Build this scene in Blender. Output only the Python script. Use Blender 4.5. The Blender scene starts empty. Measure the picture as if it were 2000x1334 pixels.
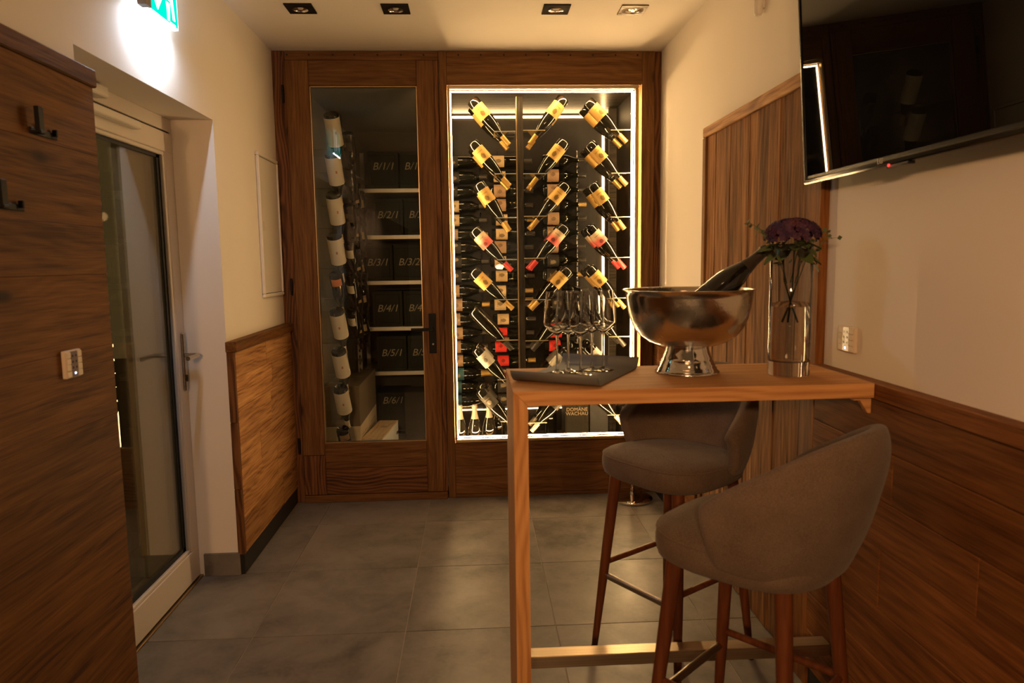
import bpy, bmesh, math, random
from mathutils import Vector, Matrix
random.seed(7)
S = bpy.context.scene
COL = S.collection
PI = math.pi

# ------------------------------------------------------------------ camera
F = 1375.0
HEYE = 1.47
_yc = Vector((-74, -155, F)).normalized()
_dn = Vector((170, 12200, 1375.0)); _dn = (_dn - _yc * _dn.dot(_yc)).normalized()
_zc = -_dn
_xc = _yc.cross(_zc)
if _xc.x < 0: _xc = -_xc
RW = Matrix((_xc, _yc, _zc))            # world = RW @ camera(x right, y down, z forward)
CAM = Vector((0, 0, HEYE))
cd = bpy.data.cameras.new('camera')
cd.sensor_width = 36.0; cd.lens = F / 2000 * 36
cd.clip_start = 0.05; cd.clip_end = 60
cd.dof.use_dof = True; cd.dof.focus_distance = 4.55; cd.dof.aperture_fstop = 4.2
cam = bpy.data.objects.new('camera', cd); COL.objects.link(cam)
cx, cu_, cb = RW @ Vector((1, 0, 0)), RW @ Vector((0, -1, 0)), RW @ Vector((0, 0, -1))
m = Matrix(((cx.x, cu_.x, cb.x), (cx.y, cu_.y, cb.y), (cx.z, cu_.z, cb.z))).to_4x4()
m.translation = CAM
cam.matrix_world = m
S.camera = cam
def ray(x, y): return RW @ Vector((x - 1000, y - 667, F))
def atY(x, y, Y): d = ray(x, y); return CAM + d * (Y / d.y)
def atZ(x, y, Z): d = ray(x, y); return CAM + d * ((Z - HEYE) / d.z)

# ------------------------------------------------------------------ world, exposure
w = bpy.data.worlds.new('night'); S.world = w; w.use_nodes = True
w.node_tree.nodes['Background'].inputs[0].default_value = (0.15, 0.092, 0.042, 1)
w.node_tree.nodes['Background'].inputs[1].default_value = 1.0
S.view_settings.view_transform = 'Standard'; S.view_settings.look = 'None'
S.view_settings.gamma = 1.0; S.view_settings.use_curve_mapping = False
S.view_settings.exposure = 0.0
S.cycles.use_denoising = True
S.cycles.max_bounces = 8; S.cycles.diffuse_bounces = 3; S.cycles.glossy_bounces = 3
S.cycles.transmission_bounces = 8; S.cycles.transparent_max_bounces = 12
S.cycles.use_adaptive_sampling = True; S.cycles.adaptive_threshold = 0.04
S.cycles.sample_clamp_indirect = 6.0
S.cycles.caustics_reflective = False; S.cycles.caustics_refractive = False

LED_COL = (1.0, 0.60, 0.27)
LED_FRONT, LED_BACK = 222.0, 22.0
SPOT_COL = (1.0, 0.52, 0.22)
SIGN_COL = (0.72, 0.84, 1.0)
SPOT_W = 6.0
FILL_W = 135.0

# ------------------------------------------------------------------ helpers
def link(o): COL.objects.link(o); return o
def tag(o, label, cat=None, group=None, kind=None):
    if label: o['label'] = label
    if cat: o['category'] = cat
    if group: o['group'] = group
    if kind: o['kind'] = kind
    return o
def empty(name, loc=(0, 0, 0), rz=0.0):
    o = bpy.data.objects.new(name, None); o.location = loc; o.rotation_euler = (0, 0, rz)
    o.empty_display_size = 0.05
    return link(o)
def obj(name, me, mat=None, parent=None, loc=(0, 0, 0), rot=None, mtx=None):
    o = bpy.data.objects.new(name, me)
    if mat is not None:
        if len(me.materials) == 0: me.materials.append(mat)
        elif me.materials[0] != mat:
            o.material_slots[0].link = 'OBJECT'; o.material_slots[0].material = mat
    if parent is not None: o.parent = parent
    if mtx is not None: o.matrix_local = mtx
    else:
        o.location = loc
        if rot is not None: o.rotation_euler = rot
    return link(o)
def frame3(c, ax, ay, az):
    m = Matrix((ax, ay, az)).transposed().to_4x4(); m.translation = Vector(c); return m
def mesh(name, v, f, smooth=False):
    me = bpy.data.meshes.new(name); me.from_pydata([tuple(p) for p in v], [], f); me.update()
    if smooth:
        for p in me.polygons: p.use_smooth = True
    return me
def bm_mesh(bm, name, smooth=False, auto=None):
    bmesh.ops.recalc_face_normals(bm, faces=bm.faces)
    me = bpy.data.meshes.new(name); bm.to_mesh(me); bm.free()
    if smooth:
        for p in me.polygons: p.use_smooth = True
        if auto is not None: me.set_sharp_from_angle(angle=auto)
    return me
_bc = {}
def box(dx, dy, dz, bev=0.0015):
    k = (round(dx, 4), round(dy, 4), round(dz, 4), bev)
    if k in _bc: return _bc[k]
    bm = bmesh.new(); bmesh.ops.create_cube(bm, size=1.0)
    for v in bm.verts: v.co = Vector((v.co.x * dx, v.co.y * dy, v.co.z * dz))
    if bev > 0: bmesh.ops.bevel(bm, geom=bm.edges[:], offset=min(bev, dx / 3, dy / 3, dz / 3), segments=1, affect='EDGES')
    me = bm_mesh(bm, 'box'); _bc[k] = me
    return me
def boxes(lst, name='boxes'):
    bm = bmesh.new()
    for (a, b) in lst:
        r = bmesh.ops.create_cube(bm, size=1.0)
        for v in r['verts']:
            v.co = Vector([a[i] + (v.co[i] + .5) * (b[i] - a[i]) for i in range(3)])
    return bm_mesh(bm, name)
def bx(name, a, b, mat, parent=None, bev=0.0015):
    """box from corner a to corner b in the parent's space (parent unrotated at its own location)"""
    a = Vector(a); b = Vector(b); c = (a + b) / 2
    if parent is not None: c = c - parent.location
    return obj(name, box(abs(b.x - a.x), abs(b.y - a.y), abs(b.z - a.z), bev), mat, parent, c)
def board(name, a, b, axis, mat, parent=None, bev=0.002):
    """plank filling corner a..b whose grain (local X) runs along world axis 0,1,2"""
    a = Vector(a); b = Vector(b); c = (a + b) / 2; d = [abs(b[i] - a[i]) for i in range(3)]
    if parent is not None: c = c - parent.location
    E = [Vector((1, 0, 0)), Vector((0, 1, 0)), Vector((0, 0, 1))]
    o1, o2 = [(1, 2), (2, 0), (0, 1)][axis]
    return obj(name, box(d[axis], d[o1], d[o2], bev), mat, parent, mtx=frame3(c, E[axis], E[o1], E[o2]))
def lathe(prof, seg=32, name='lathe', smooth=True, auto=0.7):
    """profile of (r, z); r = 0 ends are closed to a point"""
    v = []; f = []; rings = []
    for r, z in prof:
        if r < 1e-6: rings.append([len(v)]); v.append((0, 0, z))
        else:
            rings.append(list(range(len(v), len(v) + seg)))
            for i in range(seg):
                t = 2 * PI * i / seg; v.append((r * math.cos(t), r * math.sin(t), z))
    for A, B in zip(rings, rings[1:]):
        for i in range(seg):
            j = (i + 1) % seg
            if len(A) == 1 and len(B) == 1: continue
            if len(A) == 1: f.append((A[0], B[j], B[i]))
            elif len(B) == 1: f.append((A[i], A[j], B[0]))
            else: f.append((A[i], A[j], B[j], B[i]))
    me = mesh(name, v, f, smooth)
    bm = bmesh.new(); bm.from_mesh(me); bmesh.ops.recalc_face_normals(bm, faces=bm.faces); bm.to_mesh(me); bm.free()
    if smooth: me.set_sharp_from_angle(angle=auto)
    return me
def tube(pts, rad, seg=10, name='tube', cap=True):
    pts = [Vector(p) for p in pts]; n = len(pts)
    rad = rad if isinstance(rad, (list, tuple)) else [rad] * n
    v = []; f = []
    up = Vector((0, 0, 1))
    d0 = (pts[1] - pts[0]).normalized()
    if abs(d0.dot(up)) > .9: up = Vector((1, 0, 0))
    for i, p in enumerate(pts):
        d = (pts[min(i + 1, n - 1)] - pts[max(i - 1, 0)]).normalized()
        s = d.cross(up).normalized(); u = s.cross(d)
        for k in range(seg):
            t = 2 * PI * k / seg; v.append(p + (s * math.cos(t) + u * math.sin(t)) * rad[i])
    for i in range(n - 1):
        for k in range(seg):
            k2 = (k + 1) % seg
            f.append((i * seg + k, i * seg + k2, (i + 1) * seg + k2, (i + 1) * seg + k))
    if cap:
        f.append(tuple(range(seg))[::-1]); f.append(tuple((n - 1) * seg + k for k in range(seg)))
    me = mesh(name, v, f, True)
    bm = bmesh.new(); bm.from_mesh(me); bmesh.ops.recalc_face_normals(bm, faces=bm.faces); bm.to_mesh(me); bm.free()
    me.set_sharp_from_angle(angle=0.8)
    return me
def prism(poly, t, name='prism'):
    """polygon in local XZ, extruded along +Y by t"""
    n = len(poly)
    v = [(x, 0, z) for x, z in poly] + [(x, t, z) for x, z in poly]
    f = [tuple(range(n)), tuple(range(2 * n - 1, n - 1, -1))] + [(i, (i + 1) % n, n + (i + 1) % n, n + i) for i in range(n)]
    me = mesh(name, v, f)
    bm = bmesh.new(); bm.from_mesh(me); bmesh.ops.recalc_face_normals(bm, faces=bm.faces); bm.to_mesh(me); bm.free()
    return me
def text_mesh(s, size, depth=0.0004, shear=0.0, spacing=1.0):
    c = bpy.data.curves.new('txt', 'FONT'); c.body = s; c.size = size; c.extrude = depth; c.shear = shear
    c.align_x = 'CENTER'; c.align_y = 'CENTER'; c.space_character = spacing; c.resolution_u = 3; c.space_line = 0.85
    o = bpy.data.objects.new('txt', c); COL.objects.link(o)
    me = bpy.data.meshes.new_from_object(o.evaluated_get(bpy.context.evaluated_depsgraph_get()))
    bpy.data.objects.remove(o); bpy.data.curves.remove(c)
    return me
def copy_tree(o, parent=None):
    c = o.copy(); COL.objects.link(c)
    if parent is not None: c.parent = parent
    for ch in list(o.children):
        copy_tree(ch, c)
    return c

# ------------------------------------------------------------------ materials
def mat(name, col=(.5, .5, .5), rough=.5, metal=0.0, coat=0.0, spec=.5, emit=None, es=0.0, trans=0.0, ior=1.45):
    M = bpy.data.materials.new(name); M.use_nodes = True
    b = M.node_tree.nodes['Principled BSDF']
    b.inputs['Base Color'].default_value = (*col, 1); b.inputs['Roughness'].default_value = rough
    b.inputs['Metallic'].default_value = metal; b.inputs['Coat Weight'].default_value = coat
    b.inputs['Specular IOR Level'].default_value = spec; b.inputs['IOR'].default_value = ior
    b.inputs['Transmission Weight'].default_value = trans
    if emit: b.inputs['Emission Color'].default_value = (*emit, 1); b.inputs['Emission Strength'].default_value = es
    return M
class N:
    def __init__(s, M): s.t = M.node_tree; s.b = s.t.nodes['Principled BSDF']
    def n(s, typ, **kw):
        x = s.t.nodes.new(typ)
        for k, v in kw.items():
            if k.startswith('i_'): x.inputs[k[2:].replace('_', ' ')].default_value = v
            else: setattr(x, k, v)
        return x
    def l(s, a, b): s.t.links.new(a, b)
    def coords(s, scale, rnd=30.0):
        tc = s.n('ShaderNodeTexCoord'); oi = s.n('ShaderNodeObjectInfo')
        mu = s.n('ShaderNodeMath', operation='MULTIPLY'); mu.inputs[1].default_value = rnd; s.l(oi.outputs['Random'], mu.inputs[0])
        ad = s.n('ShaderNodeVectorMath', operation='ADD'); s.l(tc.outputs['Object'], ad.inputs[0]); s.l(mu.outputs[0], ad.inputs[1])
        mp = s.n('ShaderNodeMapping'); mp.inputs['Scale'].default_value = scale; s.l(ad.outputs[0], mp.inputs[0])
        return mp.outputs[0], oi.outputs['Random'], ad.outputs[0]
    def noise(s, vec, scale, det=4, rough=.55, dist=0.0):
        x = s.n('ShaderNodeTexNoise'); x.inputs['Scale'].default_value = scale; x.inputs['Detail'].default_value = det
        x.inputs['Roughness'].default_value = rough; x.inputs['Distortion'].default_value = dist; s.l(vec, x.inputs['Vector']); return x.outputs['Fac']
    def ramp(s, fac, stops):
        r = s.n('ShaderNodeValToRGB'); e = r.color_ramp.elements
        while len(e) < len(stops): e.new(0.5)
        for q, (p, c) in zip(e, stops): q.position = p; q.color = (*c, 1) if len(c) == 3 else c
        s.l(fac, r.inputs[0]); return r.outputs[0]
    def mix(s, fac, a, b, blend='MIX'):
        x = s.n('ShaderNodeMix', data_type='RGBA', blend_type=blend)
        for v, k in ((fac, 0), (a, 6), (b, 7)):
            if isinstance(v, (int, float)): x.inputs[k].default_value = v
            elif isinstance(v, tuple): x.inputs[k].default_value = (*v, 1)
            else: s.l(v, x.inputs[k])
        return x.outputs[2]
    def math(s, op, a, b=None):
        x = s.n('ShaderNodeMath', operation=op)
        for v, k in ((a, 0), (b, 1)):
            if v is None: continue
            if isinstance(v, (int, float)): x.inputs[k].default_value = v
            else: s.l(v, x.inputs[k])
        return x.outputs[0]
    def bump(s, h, strength=.3, dist=.002):
        x = s.n('ShaderNodeBump'); x.inputs['Strength'].default_value = strength; x.inputs['Distance'].default_value = dist
        s.l(h, x.inputs['Height']); s.l(x.outputs[0], s.b.inputs['Normal'])
def wood(name, light, mid, dark, rough=.5, grain=9.0, knots=True, bumpy=.35, var=.35, rings=38.0, contrast=.5):
    M = mat(name, mid, rough + .12, spec=.22); n = N(M)
    v, rnd, raw = n.coords((1.1, grain * .55, grain * .55))
    sp = n.n('ShaderNodeSeparateXYZ'); n.l(raw, sp.inputs[0])
    warp = n.noise(v, 1.0, 2, .5)
    lin = n.math('ADD', n.math('MULTIPLY', n.math('ADD', sp.outputs['Y'], sp.outputs['Z']), rings), n.math('MULTIPLY', warp, rings * .24))
    if knots:
        mp4 = n.n('ShaderNodeMapping'); mp4.inputs['Scale'].default_value = (1.9, 4.6, 4.6); n.l(raw, mp4.inputs[0])
        vo = n.n('ShaderNodeTexVoronoi'); vo.inputs['Scale'].default_value = 1.0; n.l(mp4.outputs[0], vo.inputs['Vector'])
        pull = n.ramp(vo.outputs['Distance'], [(.0, (1, 1, 1)), (.42, (0, 0, 0))])
        lin = n.math('ADD', lin, n.math('MULTIPLY', pull, 1.7))
    band = n.math('MULTIPLY', n.math('ADD', n.math('SINE', n.math('MULTIPLY', lin, 6.2832)), 1.0), .5)
    mp2 = n.n('ShaderNodeMapping'); mp2.inputs['Scale'].default_value = (7, 230, 230); n.l(raw, mp2.inputs[0])
    fine = n.noise(mp2.outputs[0], 1.0, 2, .65)
    mp5 = n.n('ShaderNodeMapping'); mp5.inputs['Scale'].default_value = (2.2, 34, 34); n.l(raw, mp5.inputs[0])
    streak = n.noise(mp5.outputs[0], 1.0, 2, .6)
    g = n.math('ADD', n.math('MULTIPLY', band, contrast * .45), n.math('ADD', n.math('MULTIPLY', streak, .55), n.math('MULTIPLY', fine, .45 - contrast * .25)))
    col = n.ramp(g, [(.37, dark), (.51, mid), (.68, light)])
    mp3 = n.n('ShaderNodeMapping'); mp3.inputs['Scale'].default_value = (1.3, 4.0, 4.0); n.l(raw, mp3.inputs[0])
    blot = n.noise(mp3.outputs[0], 1.6, 2, .6)
    col = n.mix(n.ramp(blot, [(.45, (0, 0, 0)), (.72, (.6, .6, .6))]), col, n.mix(.5, col, dark))
    if knots:
        k = n.ramp(vo.outputs['Distance'], [(.03, (1, 1, 1)), (.085, (0, 0, 0))])
        k2 = n.ramp(vo.outputs['Distance'], [(.06, (.6, .6, .6)), (.2, (0, 0, 0))])
        col = n.mix(k2, col, dark); col = n.mix(k, col, tuple(c * .35 for c in dark))
    br = n.math('ADD', n.math('MULTIPLY', rnd, var), 1 - var * .6)
    cv = n.n('ShaderNodeVectorMath', operation='SCALE'); n.l(col, cv.inputs[0]); n.l(br, cv.inputs['Scale'])
    n.l(cv.outputs[0], n.b.inputs['Base Color'])
    n.bump(fine, bumpy, .0025)
    return M
def plaster(name, col):
    M = mat(name, col, .85, spec=.2); n = N(M); v, r, raw = n.coords((1, 1, 1), 0)
    f = n.noise(v, 90, 2, .6); g = n.noise(v, 1.7, 2)
    n.l(n.mix(n.ramp(g, [(.3, (0, 0, 0)), (.7, (1, 1, 1))]), tuple(c * .96 for c in col), col), n.b.inputs['Base Color'])
    n.bump(f, .12, .001); return M
def thin_glass(name, tint=(.93, .95, .92), refl=1.0, rough=0.0, ior=1.5, tp=1.0):
    M = bpy.data.materials.new(name); M.use_nodes = True; t = M.node_tree; t.nodes.clear()
    o = t.nodes.new('ShaderNodeOutputMaterial'); mx = t.nodes.new('ShaderNodeMixShader')
    tr = t.nodes.new('ShaderNodeBsdfTransparent'); tr.inputs[0].default_value = (*tint, 1)
    gl = t.nodes.new('ShaderNodeBsdfGlossy'); gl.inputs['Roughness'].default_value = rough; gl.inputs[0].default_value = (refl, refl, refl, 1)
    fr = t.nodes.new('ShaderNodeFresnel'); ge = t.nodes.new('ShaderNodeNewGeometry')
    mr = t.nodes.new('ShaderNodeMapRange'); mr.inputs['To Min'].default_value = ior; mr.inputs['To Max'].default_value = 1 / ior
    t.links.new(ge.outputs['Backfacing'], mr.inputs['Value']); t.links.new(mr.outputs[0], fr.inputs[0])   # same reflectance from both sides
    t.links.new(fr.outputs[0], mx.inputs[0]); t.links.new(tr.outputs[0], mx.inputs[1]); t.links.new(gl.outputs[0], mx.inputs[2])
    t.links.new(mx.outputs[0], o.inputs[0]); return M
def emis(name, col, s):
    M = bpy.data.materials.new(name); M.use_nodes = True; t = M.node_tree; t.nodes.clear()
    o = t.nodes.new('ShaderNodeOutputMaterial'); e = t.nodes.new('ShaderNodeEmission')
    e.inputs[0].default_value = (*col, 1); e.inputs[1].default_value = s; t.links.new(e.outputs[0], o.inputs[0]); return M
def brushed(name, col, rough, scale=(1, 1, 200), metal=1.0):
    M = mat(name, col, rough, metal); n = N(M); v, r, raw = n.coords(scale, 5)
    f = n.noise(v, 1.0, 3); n.l(n.ramp(f, [(.3, tuple(c * .7 for c in col)), (.7, col)]), n.b.inputs['Base Color'])
    rr = n.math('ADD', n.math('MULTIPLY', f, rough * .8), rough * .6); n.l(rr, n.b.inputs['Roughness'])
    n.bump(f, .06, .0006); return M
def fabric(name, c1, c2):
    M = mat(name, c1, .92, spec=.15); n = N(M); v, r, raw = n.coords((1, 1, 1), 4)
    mp = n.n('ShaderNodeMapping'); mp.inputs['Scale'].default_value = (260, 260, 800); n.l(raw, mp.inputs[0])
    f = n.noise(mp.outputs[0], 1.0, 2, .7); g = n.noise(v, 14, 3)
    k = n.math('ADD', n.math('MULTIPLY', f, .75), n.math('MULTIPLY', g, .25))
    n.l(n.ramp(k, [(.35, c2), (.65, c1)]), n.b.inputs['Base Color']); n.bump(f, .35, .0012)
    n.b.inputs['Sheen Weight'].default_value = .1; n.b.inputs['Sheen Roughness'].default_value = .5
    return M

W_PINE = wood('old_pine', (.19, .083, .020), (.125, .049, .0105), (.055, .019, .004), .5, contrast=.16, var=.28)
W_PINE2 = wood('old_pine_light', (.58, .33, .14), (.42, .21, .08), (.17, .068, .02), .52, contrast=.18)
W_FRAME = wood('cellar_timber', (.195, .096, .030), (.135, .061, .0175), (.08, .032, .0085), .5, grain=8, var=.25, contrast=.16)
W_DARK = wood('dark_timber', (.2, .085, .03), (.12, .047, .016), (.05, .019, .007), .5, var=.3)
W_RIGHT = wood('wainscot_pine', (.27, .112, .031), (.185, .070, .0175), (.10, .035, .0085), .5, grain=8, contrast=.16, var=.4)
W_BARN = wood('barn_wood', (.36, .18, .075), (.215, .10, .038), (.06, .026, .009), .7, grain=6, bumpy=.7, knots=False, var=.4, rings=30, contrast=.12)
W_TABLE = wood('oak_table', (.62, .33, .13), (.52, .26, .096), (.38, .17, .06), .55, grain=5, knots=False, bumpy=.1, var=.1, rings=45, contrast=.4)
W_LEG = mat('walnut_leg', (.12, .036, .012), .45, spec=.3); _n = N(W_LEG); _v, _r, _w = _n.coords((60, 60, 4), 3)
_n.l(_n.ramp(_n.noise(_v, 1.0, 3), [(.35, (.085, .024, .008)), (.65, (.135, .042, .014))]), _n.b.inputs['Base Color'])
W_DIV = wood('smoked_oak', (.05, .037, .025), (.025, .018, .011), (.008, .006, .004), .6, grain=40, knots=False, var=.1)
W_CRATE = wood('crate_pine', (.86, .66, .4), (.78, .57, .33), (.64, .43, .22), .6, grain=14, knots=False, bumpy=.08, var=.05)
PLASTER = plaster('plaster', (.78, .73, .66))
CEILM = plaster('ceiling_paint', (.80, .76, .70))
WHITE = mat('white_lacquer', (.72, .68, .62), .4)
ALU = mat('white_aluminium', (.66, .60, .54), .42)
BLACK = mat('black_metal', (.007, .0065, .0065), .55, spec=.2)
BLACKB = mat('black_baseboard', (.012, .011, .010), .5)
GASKET = mat('rubber_gasket', (.006, .006, .006), .6)
CHROME = mat('chrome', (.75, .72, .68), .07, 1.0)
STEEL = brushed('stainless_steel', (.62, .57, .50), .2, (3, 3, 60))
HAMMER = mat('hammered_steel', (.66, .6, .51), .24, 1.0)
_n = N(HAMMER); _v, _r, _w = _n.coords((1, 1, 1), 3)
_n.bump(_n.noise(_v, 55, 3, .6), .25, .002); _n.l(_n.ramp(_n.noise(_v, 9, 4), [(.35, (.14, .14, .14)), (.7, (.34, .34, .34))]), _n.b.inputs['Roughness'])
RAIL = brushed('brushed_rail', (.62, .50, .36), .34, (1.5, 320, 320))
BRONZE = brushed('bronze_panel', (.009, .0055, .0025), .42, (260, 1, 2), .0)
BRONZE.node_tree.nodes['Principled BSDF'].inputs['Specular IOR Level'].default_value = .25
BRONZE_H = brushed('bronze_ceiling', (.055, .038, .02), .3, (1, 200, 1), .7)
TRIM_WARM = mat('trim_profile', (.42, .30, .17), .35, 1.0)  # aluminium trim, its gold look under the LEDs put into the colour
GALV = mat('galvanised_shelf', (.42, .38, .32), .45, .6)
PANE = thin_glass('window_pane', ior=1.42)
PANE_W = thin_glass('display_pane', ior=1.27)
PANE_DARK = thin_glass('door_pane', (.86, .86, .78), 1.0, ior=1.9)
ACRYL = thin_glass('clear_acrylic', (.93, .95, .93), 1.0, .02, 1.45)
GLASS = mat('crystal', (1, 1, 1), 0.0, trans=1.0, ior=1.46)
WATER = mat('water', (1, .99, .97), 0.0, trans=1.0, ior=1.33)
BOTTLE = mat('dark_bottle_glass', (.005, .0042, .0022), .035, coat=.3, spec=.7)
BOTTLE_G = mat('green_bottle_glass', (.005, .0052, .0022), .04, coat=.3, spec=.7)
TRAYM = mat('slate_tray', (.14, .145, .145), .6)
FAB = fabric('taupe_wool', (.165, .118, .088), (.085, .058, .042))
TV_BODY = mat('tv_plastic', (.008, .008, .008), .25)
TV_SCREEN = mat('tv_screen', (.003, .003, .003), .012, spec=.3)
LEDM_F = emis('led_front', LED_COL, LED_FRONT)
LEDM_B = emis('led_back', LED_COL, LED_BACK)
GROUT = mat('grout', (.36, .31, .25), .85)
def tile_mat():
    M = mat('porcelain_tile', (.2, .17, .14), .38); n = N(M); v, r, raw = n.coords((1, 1, 1), 40)
    a = n.noise(v, 2.1, 3, .55, .6); b = n.noise(v, 7, 3, .65, .4); c = n.noise(v, 60, 3)
    k = n.math('ADD', n.math('MULTIPLY', a, .6), n.math('ADD', n.math('MULTIPLY', b, .3), n.math('MULTIPLY', c, .1)))
    n.l(n.ramp(k, [(.36, (.085, .075, .063)), (.47, (.155, .138, .118)), (.62, (.215, .19, .165))]), n.b.inputs['Base Color'])
    n.l(n.ramp(k, [(.35, (.5, .5, .5)), (.65, (.36, .36, .36))]), n.b.inputs['Roughness']); n.bump(b, .05, .001)
    return M
TILE = tile_mat()

# ------------------------------------------------------------------ room
XL, XR, YB, ZC, YN = -1.149, 1.141, 4.302, 2.703, -3.6
YCB = 6.55                                    # far wall of the cellar
YR0, YR1, ZS, XD = 2.19, 3.292, 2.115, -1.33  # exit-door recess
st = lambda o, l: tag(o, l, kind='structure')

fl = st(obj('floor', boxes([((-1.6, YN, -.06), (1.3, YCB + .1, -.004))]), GROUT), 'grey-brown large-format tiled floor')
xs = [-1.516, -.91, -.304, .302, .908, 1.514]; ys = [3.9 - .601 * k for k in range(-1, 13)]
for i in range(5):
    for j in range(len(ys) - 1):
        y1, y0 = ys[j], ys[j + 1]
        x0, x1 = max(xs[i], -1.36), min(xs[i + 1], XR)
        y1 = min(y1, YB + .02); y0 = max(y0, YN)
        if y1 - y0 < .03: continue
        bx('tile', (x0 + .0018, y0 + .0018, -.012), (x1 - .0018, y1 - .0018, 0), TILE, fl, .0008)
bx('tile', (XL, YB + .1, -.012), (XR, YCB, 0), TILE, fl, .0008)

st(obj('ceiling', boxes([((-1.6, YN, ZC), (1.3, YCB + .1, ZC + .1))]), CEILM), 'plain off-white plaster ceiling')
wl = st(obj('wall_left', boxes([((-1.6, YN, 0), (XL, YR0, ZC)), ((-1.6, YR0, ZS), (XL, YR1, ZC)), ((-1.6, YR1, 0), (XL, YCB, ZC))]), PLASTER),
        'cream plaster wall with a deep recess for the exit door')
st(obj('wall_right', boxes([((XR, YN, 0), (1.3, YCB, ZC))]), PLASTER), 'cream plaster wall behind the television')
st(obj('wall_near', boxes([((-1.6, YN - .1, 0), (1.3, YN, ZC))]), PLASTER), 'plaster wall behind the viewer')
st(obj('wall_cellar', boxes([((-1.6, YCB, 0), (1.3, YCB + .1, ZC))]), mat('cellar_wall_paint', (.07, .055, .038), .8)), 'back wall of the wine cellar behind the shelving')
sk = st(bx('baseboard_recess', (-1.31, YR1 - .012, 0), (XL + .008, YR1 + .0, .11), TILE), 'low grey tile skirting at the recess corner')

# near-left plank panelling
tr = st(empty('trim_1', (XL, 0, 0)), 'rustic horizontal plank panelling left of the exit door')
zz = [0.0, .08, .26, .45, .64, .84, 1.02, 1.235, 1.45, 1.59, 1.80, 2.0]
for a, b in zip(zz[1:], zz[2:]):
    cuts = [YN, -2.0 + random.uniform(-.3, .3), .1 + random.uniform(-.5, .6), 2.225]
    for y0, y1 in zip(cuts, cuts[1:]):
        board('plank', (XL, y0 + .0002, a + .0002), (XL + .027 + random.uniform(0, .0015), y1 - .0002, b - .0002), 1, W_PINE, tr, .0008)
bx('skirting', (XL, YN, 0), (XL + .018, 2.22, .08), BLACKB, tr)
board('cap', (XL, YN, 2.0), (XL + .037, 2.235, 2.052), 1, W_PINE, tr, .004)

# far-left wainscot
tr = st(empty('trim_2', (XL, 3.28, 0)), 'waist-high plank wainscot beside the cellar door')
zz = [.1, .27, .45, .62, .80, .95, 1.072]
for a, b in zip(zz, zz[1:]):
    c = random.uniform(3.6, 4.0)
    for y0, y1 in ((3.302, c), (c, YB)):
        board('plank', (XL, y0 + .0006, a + .0006), (XL + .031 + random.uniform(0, .003), y1 - .0006, b - .0006), 1, W_PINE2, tr)
for z0, z1 in ((.1, .42), (.42, .74), (.74, 1.072)):
    board('end_plank', (XL, 3.282, z0 + .0006), (XL + .034, 3.302, z1 - .0006), 2, W_DARK, tr)
board('cap', (XL, 3.272, 1.072), (XL + .05, YB, 1.121), 1, W_PINE, tr, .003)
bx('skirting', (XL, 3.29, 0), (XL + .026, YB, .1), BLACKB, tr)

# right wainscot
def wains_r(name, y0, y1, label, zz, cuts):
    t = st(empty(name, (XR, y0, 0)), label)
    for q, (a, b) in enumerate(zip(zz, zz[1:])):
        cs = [y0] + [c + random.uniform(-.35, .35) for c in cuts] + [y1]
        for p0, p1 in zip(cs, cs[1:]):
            board('plank', (XR - .030 - random.uniform(0, .004), p0 + .0007, a + .0007), (XR, p1 - .0007, b - .0007), 1, W_RIGHT, t)
    bx('skirting', (XR - .02, y0, 0), (XR, y1, .08), BLACKB, t)
    board('cap', (XR - .042, y0, 1.076), (XR, y1, 1.123), 1, W_RIGHT, t, .003)
wains_r('trim_3', YN, 2.228, 'waist-high plank wainscot on the right under the television', [.08, .21, .34, .49, .66, .80, .94, 1.076], [-2.2, -.9, .5, 1.5])
wains_r('trim_4', 3.46, YB, 'short run of plank wainscot between cellar window and plank door', [.08, .26, .45, .63, .82, .95, 1.076], [])

# ------------------------------------------------------------------ plank door on the right wall
dr = st(empty('door_3', (XR, 2.8, 0)), 'door of weathered vertical planks in the right wall')
y = 2.335; k = 0
while y < 3.40:
    wd = random.choice([.055, .07, .09, .10, .12]); y1 = min(y + wd, 3.402)
    if 3.402 - y1 < .03: y1 = 3.402
    board('plank', (XR - .008 - random.uniform(0, .004), y + .0003, .006), (XR, y1 - .0003, 2.05), 2, W_BARN, dr, .001)
    y = y1
board('head_trim', (XR - .022, 2.225, 2.051), (XR, 3.448, 2.097), 1, W_PINE2, dr, .003)
board('side_trim', (XR - .022, 3.403, 0), (XR, 3.448, 2.05), 2, W_FRAME, dr, .003)
board('side_trim', (XR - .03, 2.231, 0), (XR, 2.333, 2.05), 2, W_RIGHT, dr, .003)

# ------------------------------------------------------------------ cellar front: timber partition, glazed door, display window
YF2 = YB + .10
px = lambda x, y=500: atY(x, y, YB).x
wb = st(empty('wall_back', (0, YB, 0)), 'old timber partition in front of the wine cellar')
XP0, XP1 = -.187, -.141          # post between door and window
board('post', (XL, YB, 0), (-1.075, YF2, ZC - .002), 2, W_DARK, wb, .003)
board('head_beam', (-1.075, YB, 2.648), (XP0, YF2, ZC - .002), 0, W_FRAME, wb, .003)
board('post', (XP0, YB - .004, 0), (XP1, YF2, ZC - .002), 2, W_FRAME, wb, .003)
board('sill_beam', (-1.075, YB - .02, 0), (XP0 - .004, YF2, .045), 0, W_FRAME, wb, .004)
board('head_panel', (XP1, YB, 2.512), (1.023, YF2, ZC - .002), 0, W_FRAME, wb, .003)
for a, b in ((.0, .022), (.022, .205), (.205, .348)):
    board('lower_plank', (XP1, YB + (0 if a > .01 else -.006), a + .0006), (1.03, YF2, b - .0006), 0, W_FRAME, wb, .002)
board('post', (1.023, YB, .0), (1.10, YF2, ZC - .002), 2, W_FRAME, wb, .003)
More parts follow.
